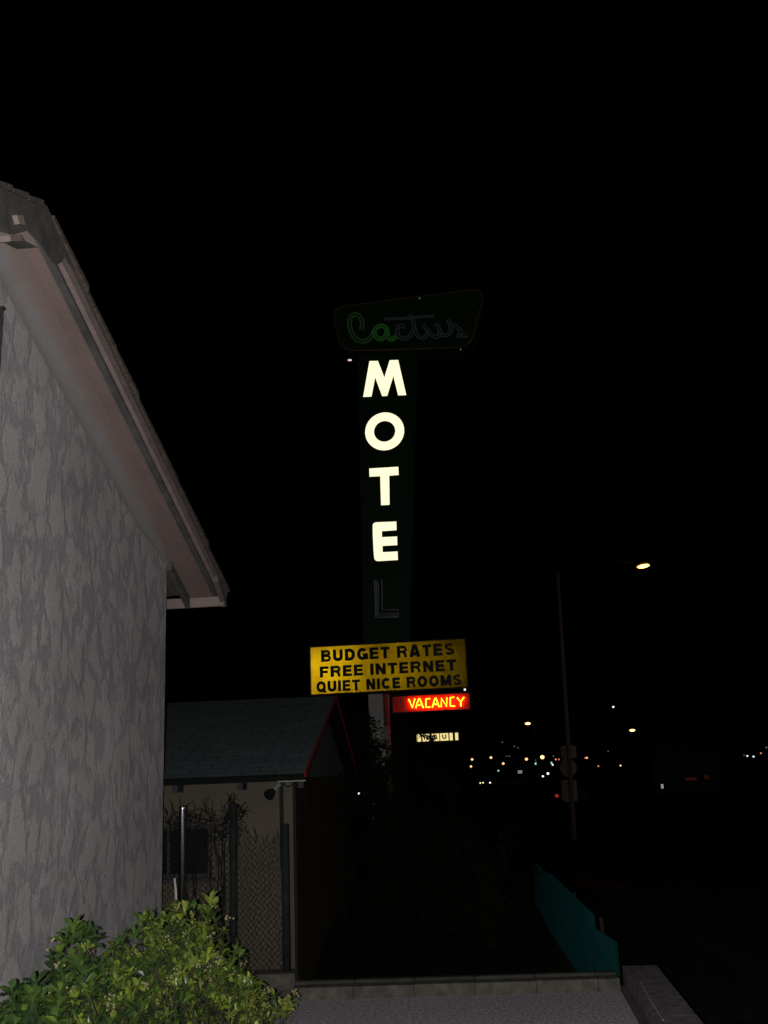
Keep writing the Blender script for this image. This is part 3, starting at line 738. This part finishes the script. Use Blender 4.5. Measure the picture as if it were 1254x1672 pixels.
# MOTEL letters: raised channel letters
LO = .36
def zl(pts, ox, oy, s): return [sg(ox + x / s, oy + y / s, LO) for x, y in pts]
def face_only(o):
    o.data.materials.append(M['cab'])
    for p in o.data.polygons: p.material_index = 0 if p.normal.dot(sn) > .9 else 1
    return o
def letter(poly, holes=None, m=M['lit'], bevel=0):
    mb = MB(); mb.prism(poly, LO - .07, LO, SF); return mb
lm = zl([(282, 843), (328, 580), (390, 579), (437, 700), (476, 574), (538, 572), (597, 829), (538, 832), (503, 690), (458, 835), (421, 837), (370, 700), (343, 840)], 530, 460, 4.479)
face_only(letter(lm).build('letter', M['lit'], sign))
om = MB(); cx, cz = sg(530 + 439 / 4.479, 460 + 1094 / 4.479, LO); r1 = 32.2 / F * SD * 1.0; r2 = 17.6 / F * SD; N = 40
sc = (sg(660, 705, LO)[0] - sg(596, 705, LO)[0]) / 2; scz = (sg(628, 673.5, LO)[1] - sg(628, 735.5, LO)[1]) / 2; k = .545
vs = [];
for d in (LO, LO - .07):
    for q_ in (1, k): vs += [SF(cx + sc * q_ * math.cos(2 * math.pi * i / N), d, cz + scz * q_ * math.sin(2 * math.pi * i / N)) for i in range(N)]
fs = []
for i in range(N):
    j = (i + 1) % N; fs += [(i, j, N + j, N + i), (2 * N + i, 3 * N + i, 3 * N + j, 2 * N + j), (i, 2 * N + i, 2 * N + j, j), (N + i, N + j, 3 * N + j, 3 * N + i)]
face_only(om.add(vs, fs).build('letter', M['lit'], sign))
z6 = 4.914
letter(zl([(211, 221), (444, 207), (447, 273), (371, 279), (374, 512), (306, 516), (299, 283), (213, 287)], 560, 720, z6)).build('letter', M['lit'], sign); face_only(bpy.data.objects['letter.002'])
ep = zl([(238, 654), (428, 646), (430, 716), (312, 724), (313, 772), (434, 766), (436, 836), (317, 842), (319, 893), (438, 886), (441, 955), (253, 966), (245, 870), (240, 760)], 560, 720, z6)
er = rounded([ep[0]], .05) if False else ep
def cut(poly, i, r):
    p = Vector(poly[i]); a = Vector(poly[i - 1]) - p; b = Vector(poly[(i + 1) % len(poly)]) - p
    A_ = p + a.normalized() * r; B_ = p + b.normalized() * r
    return [(A_ * (1 - t_) ** 2 + p * 2 * t_ * (1 - t_) + B_ * t_ * t_)[:] for t_ in [j / 6 for j in range(7)]]
ep2 = cut(ep, 0, .09) + ep[1:11] + cut(ep, 11, .09) + ep[12:]
face_only(letter(ep2).build('letter', M['lit'], sign))
lt = MB()
for off in (0, 13, 26):
    pts = [(256 + off, 1116 + off * .6), (262 + off * .9, 1412 - off), (444, 1408 - off * 1.0)]
    lt.tube([SF(*(lambda c: (c[0], LO, c[1]))(sg(560 + a / z6, 720 + b / z6, LO))) for a, b in pts], .009, 5)
o_l = [(252, 1114), (311, 1114), (316, 1356), (444, 1352), (446, 1412), (266, 1418)]
lt.tube([SF(*(lambda c: (c[0], LO, c[1]))(sg(560 + a / z6, 720 + b / z6, LO))) for a, b in o_l], .011, 5, closed=True)
ll = lt.build('letter', M['unlit'], sign); ll['label'] = 'unlit outlined letter L of bare neon tubes'
# yellow message board, back lit by lamps inside
BO = .55
x0, zt = sg(507, 1057.5, BO); x1, _ = sg(759, 1050, BO); _, zb2 = sg(510, 1134, BO)
mbx = MB(); fwd = .03
mbx.box(x0 - fwd, x1 + fwd, .05, .08, zb2 - fwd, zt + fwd, SF)
mbx.box(x0 - fwd, x0, .0801, BO + .02, zb2 - fwd, zt + fwd, SF); mbx.box(x1, x1 + fwd, .0801, BO + .02, zb2 - fwd, zt + fwd, SF)
mbx.box(x0 + .0005, x1 - .0005, .0801, BO + .02, zt, zt + fwd, SF); mbx.box(x0 + .0005, x1 - .0005, .0801, BO + .02, zb2 - fwd, zb2, SF)
msg = mbx.build('message_board', M['cab'], sign)
ym = bpy.data.materials.new('yellow_acrylic'); ym.use_nodes = True
nd = ym.node_tree.nodes; lk_ = ym.node_tree.links; nd.remove(nd['Principled BSDF'])
tr = nd.new('ShaderNodeBsdfTranslucent'); df = nd.new('ShaderNodeBsdfDiffuse'); mxs = nd.new('ShaderNodeMixShader'); mxs.inputs[0].default_value = .25
nzy = nd.new('ShaderNodeTexNoise'); nzy.inputs['Scale'].default_value = 2.5; nzy.inputs['Detail'].default_value = 5
tcy = nd.new('ShaderNodeTexCoord'); lk_.new(tcy.outputs['Object'], nzy.inputs['Vector'])
cry = nd.new('ShaderNodeValToRGB'); cry.color_ramp.elements[0].color = (.62, .36, .004, 1); cry.color_ramp.elements[1].color = (.85, .56, .008, 1)
cry.color_ramp.elements[0].position = .35; cry.color_ramp.elements[1].position = .65
lk_.new(nzy.outputs['Fac'], cry.inputs[0])
for s_ in (tr, df): lk_.new(cry.outputs[0], s_.inputs[0])
lk_.new(tr.outputs[0], mxs.inputs[1]); lk_.new(df.outputs[0], mxs.inputs[2]); lk_.new(mxs.outputs[0], nd['Material Output'].inputs[0])
MB().add([SF(x0 + .001, BO, zb2 + .001), SF(x1 - .001, BO, zb2 + .001), SF(x1 - .001, BO, zt - .001), SF(x0 + .001, BO, zt - .001)], [(0, 1, 2, 3)]).build('panel_face', ym, msg)
for u_, pw in ((.03, 11), (.2, 6.5), (.38, 5.6), (.56, 2.6), (.74, 1.2), (.92, .35)):
    al = bpy.data.lights.new('sign_tube_lamp', 'AREA'); al.shape = 'RECTANGLE'; al.size = .06; al.size_y = (zt - zb2) * .9; al.energy = pw * 17; al.color = (1, .95, .8)
    ao = bpy.data.objects.new('sign_tube_lamp', al); C.objects.link(ao)
    ao.location = SF(x0 + (x1 - x0) * u_, .2, (zt + zb2) / 2)
    ao.rotation_euler = Matrix((sx, Vector((0, 0, 1)), sx.cross(Vector((0, 0, 1))))).transposed().to_euler()
    ao.parent = None
def arc(cx, cy, rx, ry, a0, a1, n=10): return [(cx + rx * math.cos(math.radians(a0 + (a1 - a0) * i / n)), cy + ry * math.sin(math.radians(a0 + (a1 - a0) * i / n))) for i in range(n + 1)]
# heavy grotesque capitals: centre lines in a 1-high box, stroke width set below
SW = .285; h_ = SW / 2
GLY = {
 'B': (.86, [[(h_, 0), (h_, 1)], [(SW * .9, 1 - h_ * .85), (.5, 1 - h_ * .85)] + arc(.5, .735, .2, .163, 90, -90) + [(SW * .9, .555)], [(SW * .9, .5), (.53, .5)] + arc(.53, .3, .215, .2, 90, -90) + [(SW * .9, h_ * .85)]]),
 'U': (.86, [[(h_, 1), (h_, .38)] + arc(.43, .38, .43 - h_, .38 - h_ * .9, 180, 360) + [(.86 - h_, 1)]]),
 'D': (.88, [[(h_, 0), (h_, 1)], [(SW * .9, 1 - h_ * .85), (.4, 1 - h_ * .85)] + arc(.4, .5, .48 - h_, .5 - h_ * .85, 90, -90, 14) + [(SW * .9, h_ * .85)]]),
 'G': (.92, [arc(.47, .5, .47 - h_, .5 - h_ * .85, 42, 325, 18), [(.5, .43), (.92, .43)], [(.92 - h_ * .8, .44), (.92 - h_ * .8, 0.03)]]),
 'E': (.76, [[(h_, 0), (h_, 1)], [(SW * .9, 1 - h_ * .85), (.75, 1 - h_ * .85)], [(SW * .9, .51), (.71, .51)], [(SW * .9, h_ * .85), (.76, h_ * .85)]]),
 'F': (.74, [[(h_, 0), (h_, 1)], [(SW * .9, 1 - h_ * .85), (.74, 1 - h_ * .85)], [(SW * .9, .49), (.68, .49)]]),
 'T': (.78, [[(0, 1 - h_ * .85), (.78, 1 - h_ * .85)], [(.39, 1 - SW * .8), (.39, 0)]]),
 'R': (.88, [[(h_, 0), (h_, 1)], [(SW * .9, 1 - h_ * .85), (.52, 1 - h_ * .85)] + arc(.52, .7, .22, .2, 90, -90) + [(SW * .9, .5)], [(.5, .45), (.62, .38), (.7, .25), (.74, 0)]]),
 'A': (.92, [[(h_ * .95, 0), (.40, 1)], [(.92 - h_ * .95, 0), (.52, 1)], [(.3, .27), (.62, .27)], [(.36, .93), (.56, .93)]]),
 'S': (.84, [arc(.42, .715, .42 - h_, .285 - h_ * .85, 20, 250, 14) + arc(.42, .29, .42 - h_, .29 - h_ * .85, 80, -165, 14)]),
 'I': (SW, [[(h_, 0), (h_, 1)]]),
 'N': (.86, [[(h_, 0), (h_, 1)], [(.86 - h_, 0), (.86 - h_, 1)], [(h_ * 1.1, .96), (.86 - h_ * 1.1, .04)]]),
 'Q': (.94, [arc(.47, .5, .47 - h_, .5 - h_ * .85, 0, 360, 26), [(.52, .28), (.92, -.04)]]),
 'C': (.88, [arc(.46, .5, .46 - h_, .5 - h_ * .85, 40, 320, 20)]),
 'O': (.94, [arc(.47, .5, .47 - h_, .5 - h_ * .85, 0, 360, 26)]),
 'M': (1.02, [[(h_, 0), (h_, 1)], [(1.02 - h_, 0), (1.02 - h_, 1)], [(h_ * 1.1, .97), (.51, .08)], [(1.02 - h_ * 1.1, .97), (.51, .08)]]),
 'H': (.86, [[(h_, 0), (h_, 1)], [(.86 - h_, 0), (.86 - h_, 1)], [(.2, .5), (.66, .5)]]),
}
def ribbon(pts, w):
    P = [Vector((a, b)) for a, b in pts]; out_l = []; out_r = []
    closed = (P[0] - P[-1]).length < 1e-5
    for i, p in enumerate(P):
        a = P[i] - P[i - 1] if i > 0 else (P[-1] - P[-2] if closed else P[1] - P[0]); b = P[i + 1] - P[i] if i < len(P) - 1 else (P[1] - P[0] if closed else P[-1] - P[-2])
        if a.length < 1e-6: a = b
        if b.length < 1e-6: b = a
        a = a.normalized(); b = b.normalized(); m = (a + b)
        m = m.normalized() if m.length > 1e-4 else a
        nn = Vector((-m.y, m.x)); k = min(1.6, 1 / max(.3, m.dot(a)))
        out_l.append(p + nn * w / 2 * k); out_r.append(p - nn * w / 2 * k)
    return out_l, out_r
def width_of(word, gap): return sum(GLY[c][0] for c in word) + gap * (len(word) - 1)
def write(body, u0, u1, w0, w1, o, fr, m, name, parent, gap=.17, space=.62, th=.008, sw=SW):
    words = body.split(' '); tot = sum(width_of(w_, gap) for w_ in words) + space * (len(words) - 1); ks = (u1 - u0) / tot; x = 0; outs = []
    for w_ in words:
        mb = MB()
        for c in w_:
            for si, st_ in enumerate(GLY[c][1]):
                l_, r_ = ribbon(st_, sw if abs(st_[0][0] - st_[-1][0]) < .02 or len(st_) > 6 or c in 'NMA' else sw * .86); l_, r_ = ribbon(st_, sw * .74) if c in 'BRS' and si > 0 or c == 'S' else (l_, r_); d0 = o + th + si * .0012; n_p = len(l_)
                f2 = lambda v, d: fr(u0 + (x + v.x) * ks, d, w0 + v.y * (w1 - w0))
                vs = [f2(v, d0) for v in l_] + [f2(v, d0) for v in r_] + [f2(v, o) for v in l_] + [f2(v, o) for v in r_]; fs = []
                for i in range(n_p - 1):
                    fs += [(i, i + 1, n_p + i + 1, n_p + i), (i, 2 * n_p + i, 2 * n_p + i + 1, i + 1), (n_p + i, n_p + i + 1, 3 * n_p + i + 1, 3 * n_p + i)]
                fs += [(0, n_p, 3 * n_p, 2 * n_p), (n_p - 1, 3 * n_p - 1, 4 * n_p - 1, 2 * n_p - 1)]
                mb.add(vs, fs)
            x += GLY[c][0] + gap
        x += space - gap; outs.append(mb.build(name, m, parent))
    return outs
for body, a, b, tl, bl_ in (('BUDGET RATES', 524, 742, 1062, 1081), ('FREE INTERNET', 522, 745, 1088.5, 1106.5), ('QUIET NICE ROOMS', 516.5, 754, 1113, 1130.5)):
    u0, w1 = sg(a, tl, BO + .004); u1, _ = sg(b, tl, BO + .004); _, w0 = sg(a, bl_, BO + .004)
    write(body, u0, u1, w0, w1, BO + .003, SF, M['ltr'], 'lettering', msg)
# vacancy cabinet with red neon
VO = .5
vx0, vzt = sg(640, 1137.5, VO); vx1, _ = sg(766, 1131, VO); _, vzb = sg(640, 1163.5, VO)
vb = MB(); e = .03
vb.box(vx0 - e, vx1 + e, .2, VO - .12, vzb - e, vzt + e, SF)
for bb in ((vx0 - e, vx0, vzb - e, vzt + e), (vx1, vx1 + e, vzb - e, vzt + e), (vx0 + .0005, vx1 - .0005, vzt, vzt + e), (vx0 + .0005, vx1 - .0005, vzb - e, vzb)):
    vb.box(bb[0], bb[1], VO - .1199, VO, bb[2], bb[3], SF)
vac = vb.build('vacancy_board', M['cab'], sign)
MB().box(vx0, vx1, VO - .1195, VO - .10, vzb, vzt, SF).build('red_backing', M['red_back'], vac)
def v6(pts): return [sg(630 + x / 8.36, 1110 + y / 8.36, VO - .05) for x, y in pts]
neon = [[(313, 265), (362, 382), (396, 258)], [(408, 385), (448, 258), (462, 258), (512, 382)], [(425, 345), (495, 342)], [(603, 257), (548, 260), (545, 375), (605, 372)],
        [(633, 378), (672, 250), (684, 250), (728, 372)], [(650, 335), (708, 333)], [(757, 372), (757, 250), (832, 365), (832, 243)], [(932, 238), (880, 242), (880, 360), (944, 357)],
        [(972, 243), (1022, 300), (1068, 236)], [(1022, 300), (1024, 362)]]
nm_ = MB()
for st_ in neon:
    nm_.tube([SF(a, VO - .05, b) for a, b in v6(st_)], .0135, 6)
nm_.build('neon_tubing', M['neon'], vac)
rn = MB(); uc = (vx0 + vx1) / 2          # unseen rear copy of the lettering, added to redden the column
for st_ in neon: rn.tube([SF(2 * uc - a, -.32, b) for a, b in v6(st_)], .0135, 6)
rn.build('neon_tubing', lamp_mat('rear_column_glow', (1, .02, .035), 5), vac)
MB().box(vx0 + .12, vx1, -.28, .199, vzb, vzt, SF).build('added_rear_cabinet', M['cab'], vac)  # unseen box added behind to back the rear tubes
nt_ = MB()
for st_ in ([(110, 375), (110, 265), (165, 375), (165, 262)], [(200, 262), (235, 262), (238, 372), (202, 374), (200, 262)]):
    nt_.tube([SF(a, VO - .05, b) for a, b in v6(st_)], .009, 5)
nt_.build('unlit_tubing', M['amber_tube'], vac)
a = sg(759, 1126, BO + .06); MB().ball(SF(a[0], BO + .06, a[1]), .024, nu=8, nv=5).build('indicator_bulb', lamp_mat('white_bulb', (1, .95, .95), 1.2), msg)

# ------------------------------------------------------------------ small lit panel sign farther down the road
P2 = 60.0
pf0 = at(748, 1197, P2); PFm = Frame((pf0.x, pf0.y, 0), Vector((math.cos(R_(4)), -math.sin(R_(4)), 0)), Vector((-math.sin(R_(4)), -math.cos(R_(4)), 0)), (0, 0, 1))
def pg(px, py):
    v = hit(px, py, PFm.o, PFm.y) - PFm.o; return v.dot(PFm.x), v.z
ps = thing('panel_sign', (PFm.o.x, PFm.o.y, GZ), 'small row of lit cream letter panels glowing past the dark shrubs', 'lit sign')
_, pz1 = pg(720, 1197.5); _, pz0 = pg(720, 1209.5)
xL = pg(676, 1200)[0]; xR = pg(750, 1200)[0]
MB().box(xL - .1, xR + .1, -.3, -.06, pz0 - .12, pz1 + .12, PFm).build('cabinet', M['cab'], ps)
for xx in (xL + .3, xR - .3): MB().tube([PFm(xx, -.2, GZ), PFm(xx, -.2, pz0 - .1)], .07, 8).build('post', M['galv_dark'], ps)
pm = lamp_mat('cream_lit_panel', (1, .82, .33), .95)
for a, b, ch in ((680.5, 687, ''), (689, 701, 'H'), (705, 717, 'A'), (718.5, 732, 'U'), (734, 739, ''), (743, 748, '')):
    ua = pg(a, 1200)[0]; ub = pg(b, 1200)[0]
    pn = MB().box(ua, ub, -.06, 0, pz0, pz1, PFm).build('lit_panel', pm, ps)
    if ch: 
        mx_ = (ub - ua) * .22; write(ch, ua + mx_, ub - mx_, pz0 + .09, pz1 - .07, .002, PFm, M['ltr'], 'lettering', pn, sw=.24)

# ------------------------------------------------------------------ street lights
M['amber_halo'] = lamp_mat('amber_halo_glow', (1, .28, .04), .3)  # glowing shell added around each lens to paint its halo
ST_GROUP = 'street lights along the road'
def street_lamp(px, py, Y, ppx, w, label, col=(1, .55, .19), s=14, tilt=0, signs=False, pole_m=None, lean=None, ptop=None):
    lp = at(px, py, Y)
    if lean: b0 = at(*lean[0], Y); b1 = at(*lean[1], Y)
    else: b1 = at(ppx, py - 2, Y); b0 = Vector((b1.x, Y, GZ))
    dz = (b1 - b0) / (b1.z - b0.z); base = b0 + dz * (GZ - b0.z)
    tp = b1 + dz * ((lp.z - .1) - b1.z) if lean else Vector((b0.x, Y, lp.z - .1))
    root = thing('street_lamp', base, label, 'street lamp', ST_GROUP)
    H = tp.z - GZ; r0 = .085 * min(1, Y / 30)
    MB().tube([base, base.lerp(tp, .5), tp], [.075, .065, .05], 10).build('pole', pole_m or M['galv_dark'], root, smooth=True)
    sgn = 1 if lp.x > tp.x else -1; Lh = w
    endp = lp - Vector((sgn * Lh * .5, 0, -.06))
    arm = MB(); arm.tube([tp, tp.lerp(endp, .35) + Vector((0, 0, .28)), tp.lerp(endp, .7) + Vector((0, 0, .2)), endp + Vector((0, 0, .03))], .03, 8); arm.build('arm', M['galv_dark'], root, smooth=True)
    hx = Vector((math.cos(tilt), 0, math.sin(tilt))); hf = Frame(lp, hx, (0, 1, 0), Vector((-math.sin(tilt), 0, math.cos(tilt))))
    hd = MB(); hd.ball(lp + hf.z * .06, w * .72, .16, .085, hf, 14, 8); hh = hd.build('lamp_head', M['galv_dark'], root, smooth=True)
    am = MB(); am.ball(lp + hf.z * .012, w * .57, .15, w * .5 * .42 if signs is None else .15, hf, 14, 8); am.build('amber_halo', M['amber_halo'], hh, smooth=True)
    ln = MB(); ln.ball(lp - hf.z * .03 - hf.y * .1, w * .5, .13, w * .5 * .27 if signs is None else .11, hf, 14, 8); ln.build('lens', lamp_mat('sodium_lens', col, s), hh, smooth=True)
    return root, base, tp
LR, LB, LT = street_lamp(1049, 924, 30, 911, .36, 'nearest street lamp, long thin glow high on the right above a leaning pole', col=(1, .5, .07), s=11, tilt=.13, signs=None, lean=((933, 1300), (911, 950)), pole_m=M['wood'])
def lpole(z): return LB + (LT - LB) * ((z - LB.z) / (LT.z - LB.z))
# traffic signs bolted to the far side of that pole
def zof(py): return at(928, py, 30).z
for nm, kind, (a, b, c, d), lab in (('road_sign', 'rect', (915, 942, 1218, 1238), 'small rectangular sign back at the top of the sign stack on the leaning lamp pole'),
                          ('road_sign', 'disc', (913, 943, 1239, 1268), 'round pale sign back in the middle of the stack on the leaning lamp pole'),
                          ('road_sign', 'rect', (916, 944, 1274, 1308), 'dim upright rectangular sign back at the bottom of the stack on the leaning lamp pole')):
    P0 = at(a, c, 30.15); P1 = at(b, d, 30.15); m = MB(); cx_ = (P0 + P1) / 2
    fr = Frame(cx_, (1, 0, 0), (0, 1, 0), (0, 0, 1)); hw = (P1.x - P0.x) / 2; hh = (P0.z - P1.z) / 2
    if kind == 'disc': m.prism([(hw * math.cos(2 * math.pi * i / 24), hh * math.sin(2 * math.pi * i / 24)) for i in range(24)], 0, .012, fr)
    else: m.prism(rounded([(-hw, hh), (hw, hh), (hw, -hh), (-hw, -hh)], .04), 0, .012, fr)
    o = m.build(nm, M['signback'], loc=cx_); tag(o, lab, 'road sign', 'signs on the leaning lamp pole')
    bk = MB(); pp = lpole(cx_.z); bk.box(-.02, .02, pp.y + .02 - cx_.y, -.001, -hh * .8, hh * .8, Frame((pp.x, cx_.y, cx_.z), (1, 0, 0), (0, 1, 0), (0, 0, 1))); bk.build('bracket', M['galv_dark'], o)
street_lamp(861.5, 1181, 95, 872, .5, 'amber street lamp standing alone above the town lights, right of the vacancy board', s=4)
street_lamp(1032, 1192, 95, 1043, .52, 'amber street lamp standing alone right of the round sign back', s=4)

# ------------------------------------------------------------------ town lights far off
LM = {'warm': lamp_mat('warm_town_lamp', (1, .52, .24), 1.7), 'hot': lamp_mat('bright_town_lamp', (1, .62, .22), 2.6), 'red': lamp_mat('reddish_town_lamp', (1, .3, .18), .8),
      'white': lamp_mat('white_town_lamp', (.85, .95, 1), 1.6), 'green': lamp_mat('greenish_town_lamp', (.45, 1, .7), .8), 'dim': lamp_mat('dim_town_lamp', (.6, .62, .6), .14)}
LAB = {'warm': ('amber light dot among the far town lights near the horizon', 'amber town lights'), 'red': ('faint reddish light dot among the far town lights', 'reddish town lights'),
       'white': ('white light dot among the far town lights', 'white town lights'), 'green': ('greenish light dot among the far town lights', 'greenish town lights'),
       'dim': ('barely visible grey light dot among the far town lights', 'dim town lights')}
dots = [(820.4, 1211.8, 'dim', 3), (840, 1218.5, 'dim', 3), (845.8, 1221, 'dim', 3), (770.9, 1240, 'warm', 5), (769, 1251.4, 'warm', 4.5), (801.6, 1237, 'warm', 5),
        (821.7, 1246.8, 'warm', 5), (830.5, 1245.8, 'warm', 3.5), (835.5, 1247.6, 'dim', 3.5), (827, 1234.7, 'dim', 2.5), (831.5, 1234.7, 'dim', 3), (842.2, 1240.5, 'warm', 5),
        (859.6, 1239.5, 'warm', 6), (855.4, 1247.6, 'green', 4.5), (875, 1246.8, 'green', 5), (874.4, 1241, 'dim', 2.5), (903.6, 1234.7, 'dim', 3), (907.5, 1240, 'red', 4), (912.6, 1240, 'red', 3),
        (900.4, 1245.6, 'green', 4), (902.3, 1248.7, 'white', 3.5), (813.7, 1258.5, 'green', 3.5), (829.2, 1257.7, 'green', 4), (833, 1264.5, 'dim', 3), (894.6, 1263, 'white', 5),
        (886.6, 1267.5, 'white', 4), (956, 1237.4, 'red', 3.5), (958.3, 1237.4, 'warm', 3.5), (977, 1251, 'red', 3.5), (993, 1226.6, 'dim', 3), (1013.2, 1250, 'warm', 3.5), (1160, 1248.5, 'dim', 2.5),
        (1214.9, 1233.3, 'dim', 3), (1220.3, 1234.3, 'white', 3.2), (1230.4, 1235.4, 'white', 3.5), (1242.6, 1229.9, 'red', 3.5), (1251.4, 1220.5, 'dim', 4),
        (885.5, 1236.3, 'hot', 8), (1001.4, 1154.3, 'white', 4)]
random.seed(5)
for px, py, k, dpx in dots:
    Y = 180 * random.uniform(.85, 1.15); 
    v = at(px, py, Y)
    if v.z < GZ + 1: Y = max(60, (CAM.z - GZ - 1.2) * F / max(1, (py - (1263 - ROLL * (px - 627))))); v = at(px, py, Y)
    if px > 1200: Y = 300; v = at(px, py, Y)
    r = dpx * .4 / F * Y
    m = MB(); m.ball(v, r, r, r * .9, nu=10, nv=7, mi=1); m.tube([Vector((v.x, Y + r * .6, GZ)), Vector((v.x, Y + r * .6, v.z + r))], .06, 6, mi=0)
    if k == 'hot': lab, gr = 'brightest amber lamp in the row of far town lights', None
    elif py < 1160: lab, gr = 'lone small white light high on a pole left of the right amber street lamp', None
    else: lab, gr = LAB[k]
    tag(m.build('town_lamp', [M['galv_dark'], LM[k]], loc=(v.x, Y, GZ)), lab, 'town light', gr)

# ------------------------------------------------------------------ night buildings with lit windows
def building(px0, px1, ztop_, Y, label, wins, strips=()):
    a = at(px0, 1260, Y); b = at(px1, 1260, Y)
    root = thing('night_building', ((a.x + b.x) / 2, Y, GZ), label, 'building')
    MB().box(a.x, b.x, Y, Y + 8, GZ, ztop_).build('wall', M['hill'], root)
    MB().hexa([Vector(p) for p in ((a.x - .3, Y - .3, ztop_ + .002), (b.x + .3, Y - .3, ztop_ + .002), (b.x + .3, Y + 8.3, ztop_ + .002), (a.x - .3, Y + 8.3, ztop_ + .002),
              (a.x + 1, Y + 3.5, ztop_ + 1.1), (b.x - 1, Y + 3.5, ztop_ + 1.1), (b.x - 1, Y + 4.5, ztop_ + 1.1), (a.x + 1, Y + 4.5, ztop_ + 1.1))]).build('roof', M['hill'], root)
    for (px, py, w_, h_, c, s) in wins:
        v = at(px, py, Y); w2 = w_ / F * Y / 2; h2 = h_ / F * Y / 2
        fo_ = MB()
        for q4 in ((v.x - w2 - .06, v.x - w2, v.z - h2 - .06, v.z + h2 + .06), (v.x + w2, v.x + w2 + .06, v.z - h2 - .06, v.z + h2 + .06), (v.x - w2, v.x + w2, v.z + h2, v.z + h2 + .06), (v.x - w2, v.x + w2, v.z - h2 - .06, v.z - h2)):
            fo_.box(q4[0], q4[1], Y - .06, Y - .002, q4[2], q4[3])
        wobj = fo_.build('window', M['galv_dark'], root)
        MB().box(v.x - w2, v.x + w2, Y - .03, Y - .003, v.z - h2, v.z + h2).build('pane', lamp_mat('lit_pane', c, s), wobj)
    for (px, py, w_, h_, c, s) in strips:
        v = at(px, py, Y); w2 = w_ / F * Y / 2; h2 = h_ / F * Y / 2
        MB().box(v.x - w2, v.x + w2, Y - .12, Y - .002, v.z - h2, v.z + h2).build('light_strip', lamp_mat('dim_red_strip', c, s), root)
building(838, 866, 2.0, 130, 'dark far building with one small greenish lit window among the town lights', [(849, 1260.4, 7, 4.5, (.62, .7, .6), .3)])
building(1066, 1176, 1.9, 70, 'dark roadside building at right with a small lit window and dim red strips', [(1081, 1283.9, 4, 6.5, (.75, .85, .75), .35)],
         [(1128, 1272, 17, 4, (1, .12, .08), .022), (1153.5, 1269, 7, 6, (1, .12, .08), .018)])

# ------------------------------------------------------------------ cars in the dark
def car(name, pos, yaw, label, lights, front=True, both=True):
    root = thing(name, pos, label, 'car', 'cars in the dark'); P = Vector(pos)
    x = Vector((math.cos(yaw), math.sin(yaw), 0)); y = Vector((-math.sin(yaw), math.cos(yaw), 0)); f = Frame(P, x, y, (0, 0, 1))
    prof = [(-2.1, .35), (-2.15, .62), (-2.0, .9), (-1.2, .95), (.75, .93), (1.8, .8), (2.1, .62), (2.08, .35)]
    b = MB(); b.prism(prof, -.86, .86, f); b.build('body', M['carp'], root, bevel=.05)
    cb = MB(); lo = [(-1.55, .94), (.95, .93)]; hi = [(-1.0, 1.4), (.25, 1.4)]
    cb.hexa([f(-1.6, -.76, .94), f(.95, -.76, .93), f(.95, .76, .93), f(-1.6, .76, .94), f(-1.0, -.6, 1.4), f(.2, -.6, 1.4), f(.2, .6, 1.4), f(-1.0, .6, 1.4)]); cb.build('cabin', M['glass'], root, bevel=.04)
    for sxx in (-1.3, 1.3):
        for sy in (-.8, .8):
            wf_ = Frame(f(sxx, sy, .32), x, Vector((0, 0, 1)), y); w_ = MB(); w_.lathe([(.2, -.1), (.31, -.1), (.33, -.05), (.33, .05), (.31, .1), (.2, .1)], wf_, 16); w_.build('wheel', M['tyre'], root)
    for sy, m_, nm in lights:
        c = f(2.1 if front else -2.13, sy, .62); hl = MB(); hl.ball(c, .07, .1, .08, f, 10, 6); hl.build(nm, m_, root, smooth=True)
    return root
hl = lamp_mat('headlamp', (1, .85, .45), 2); hw_ = lamp_mat('headlamp_white', (1, .95, .85), 3); tl_ = lamp_mat('tail_lamp', (1, .06, .05), .3); td = lamp_mat('tail_lamp_faint', (1, .1, .08), .012); wv = lamp_mat('reversing_lamp', (1, .98, .9), 1.6)
def place(px, py, lz, sy, yaw, front, label, lights):
    Y = (CAM.z - GZ - lz) * F / (py - (1263 - ROLL * (px - 627)))
    v = at(px, py, Y); x = Vector((math.cos(yaw), math.sin(yaw), 0)); y = Vector((-math.sin(yaw), math.cos(yaw), 0))
    p = v - x * (2.1 if front else -2.13) - y * sy; p.z = GZ
    car('parked_car', p, yaw, label, lights, front)
place(784, 1277, .62, -.6, R_(-20), True, 'dark car with a close pair of glaring headlights under the town lights', [(-.6, hl, 'headlight'), (.6, hl, 'headlight')])
place(800, 1276.5, .62, -.6, R_(-172), True, 'dark car showing a single small headlight right of the glaring pair', [(-.6, hw_, 'headlight')])
place(909, 1296, .62, -.6, R_(60), False, 'dark car showing a red tail light below the round sign back', [(-.6, tl_, 'tail_light')])
place(586, 1293.5, .62, .6, R_(25), False, 'dark car glimpsed through the shrubs with one white and one red rear light', [(.6, wv, 'reversing_light'), (-.6, td, 'tail_light')])
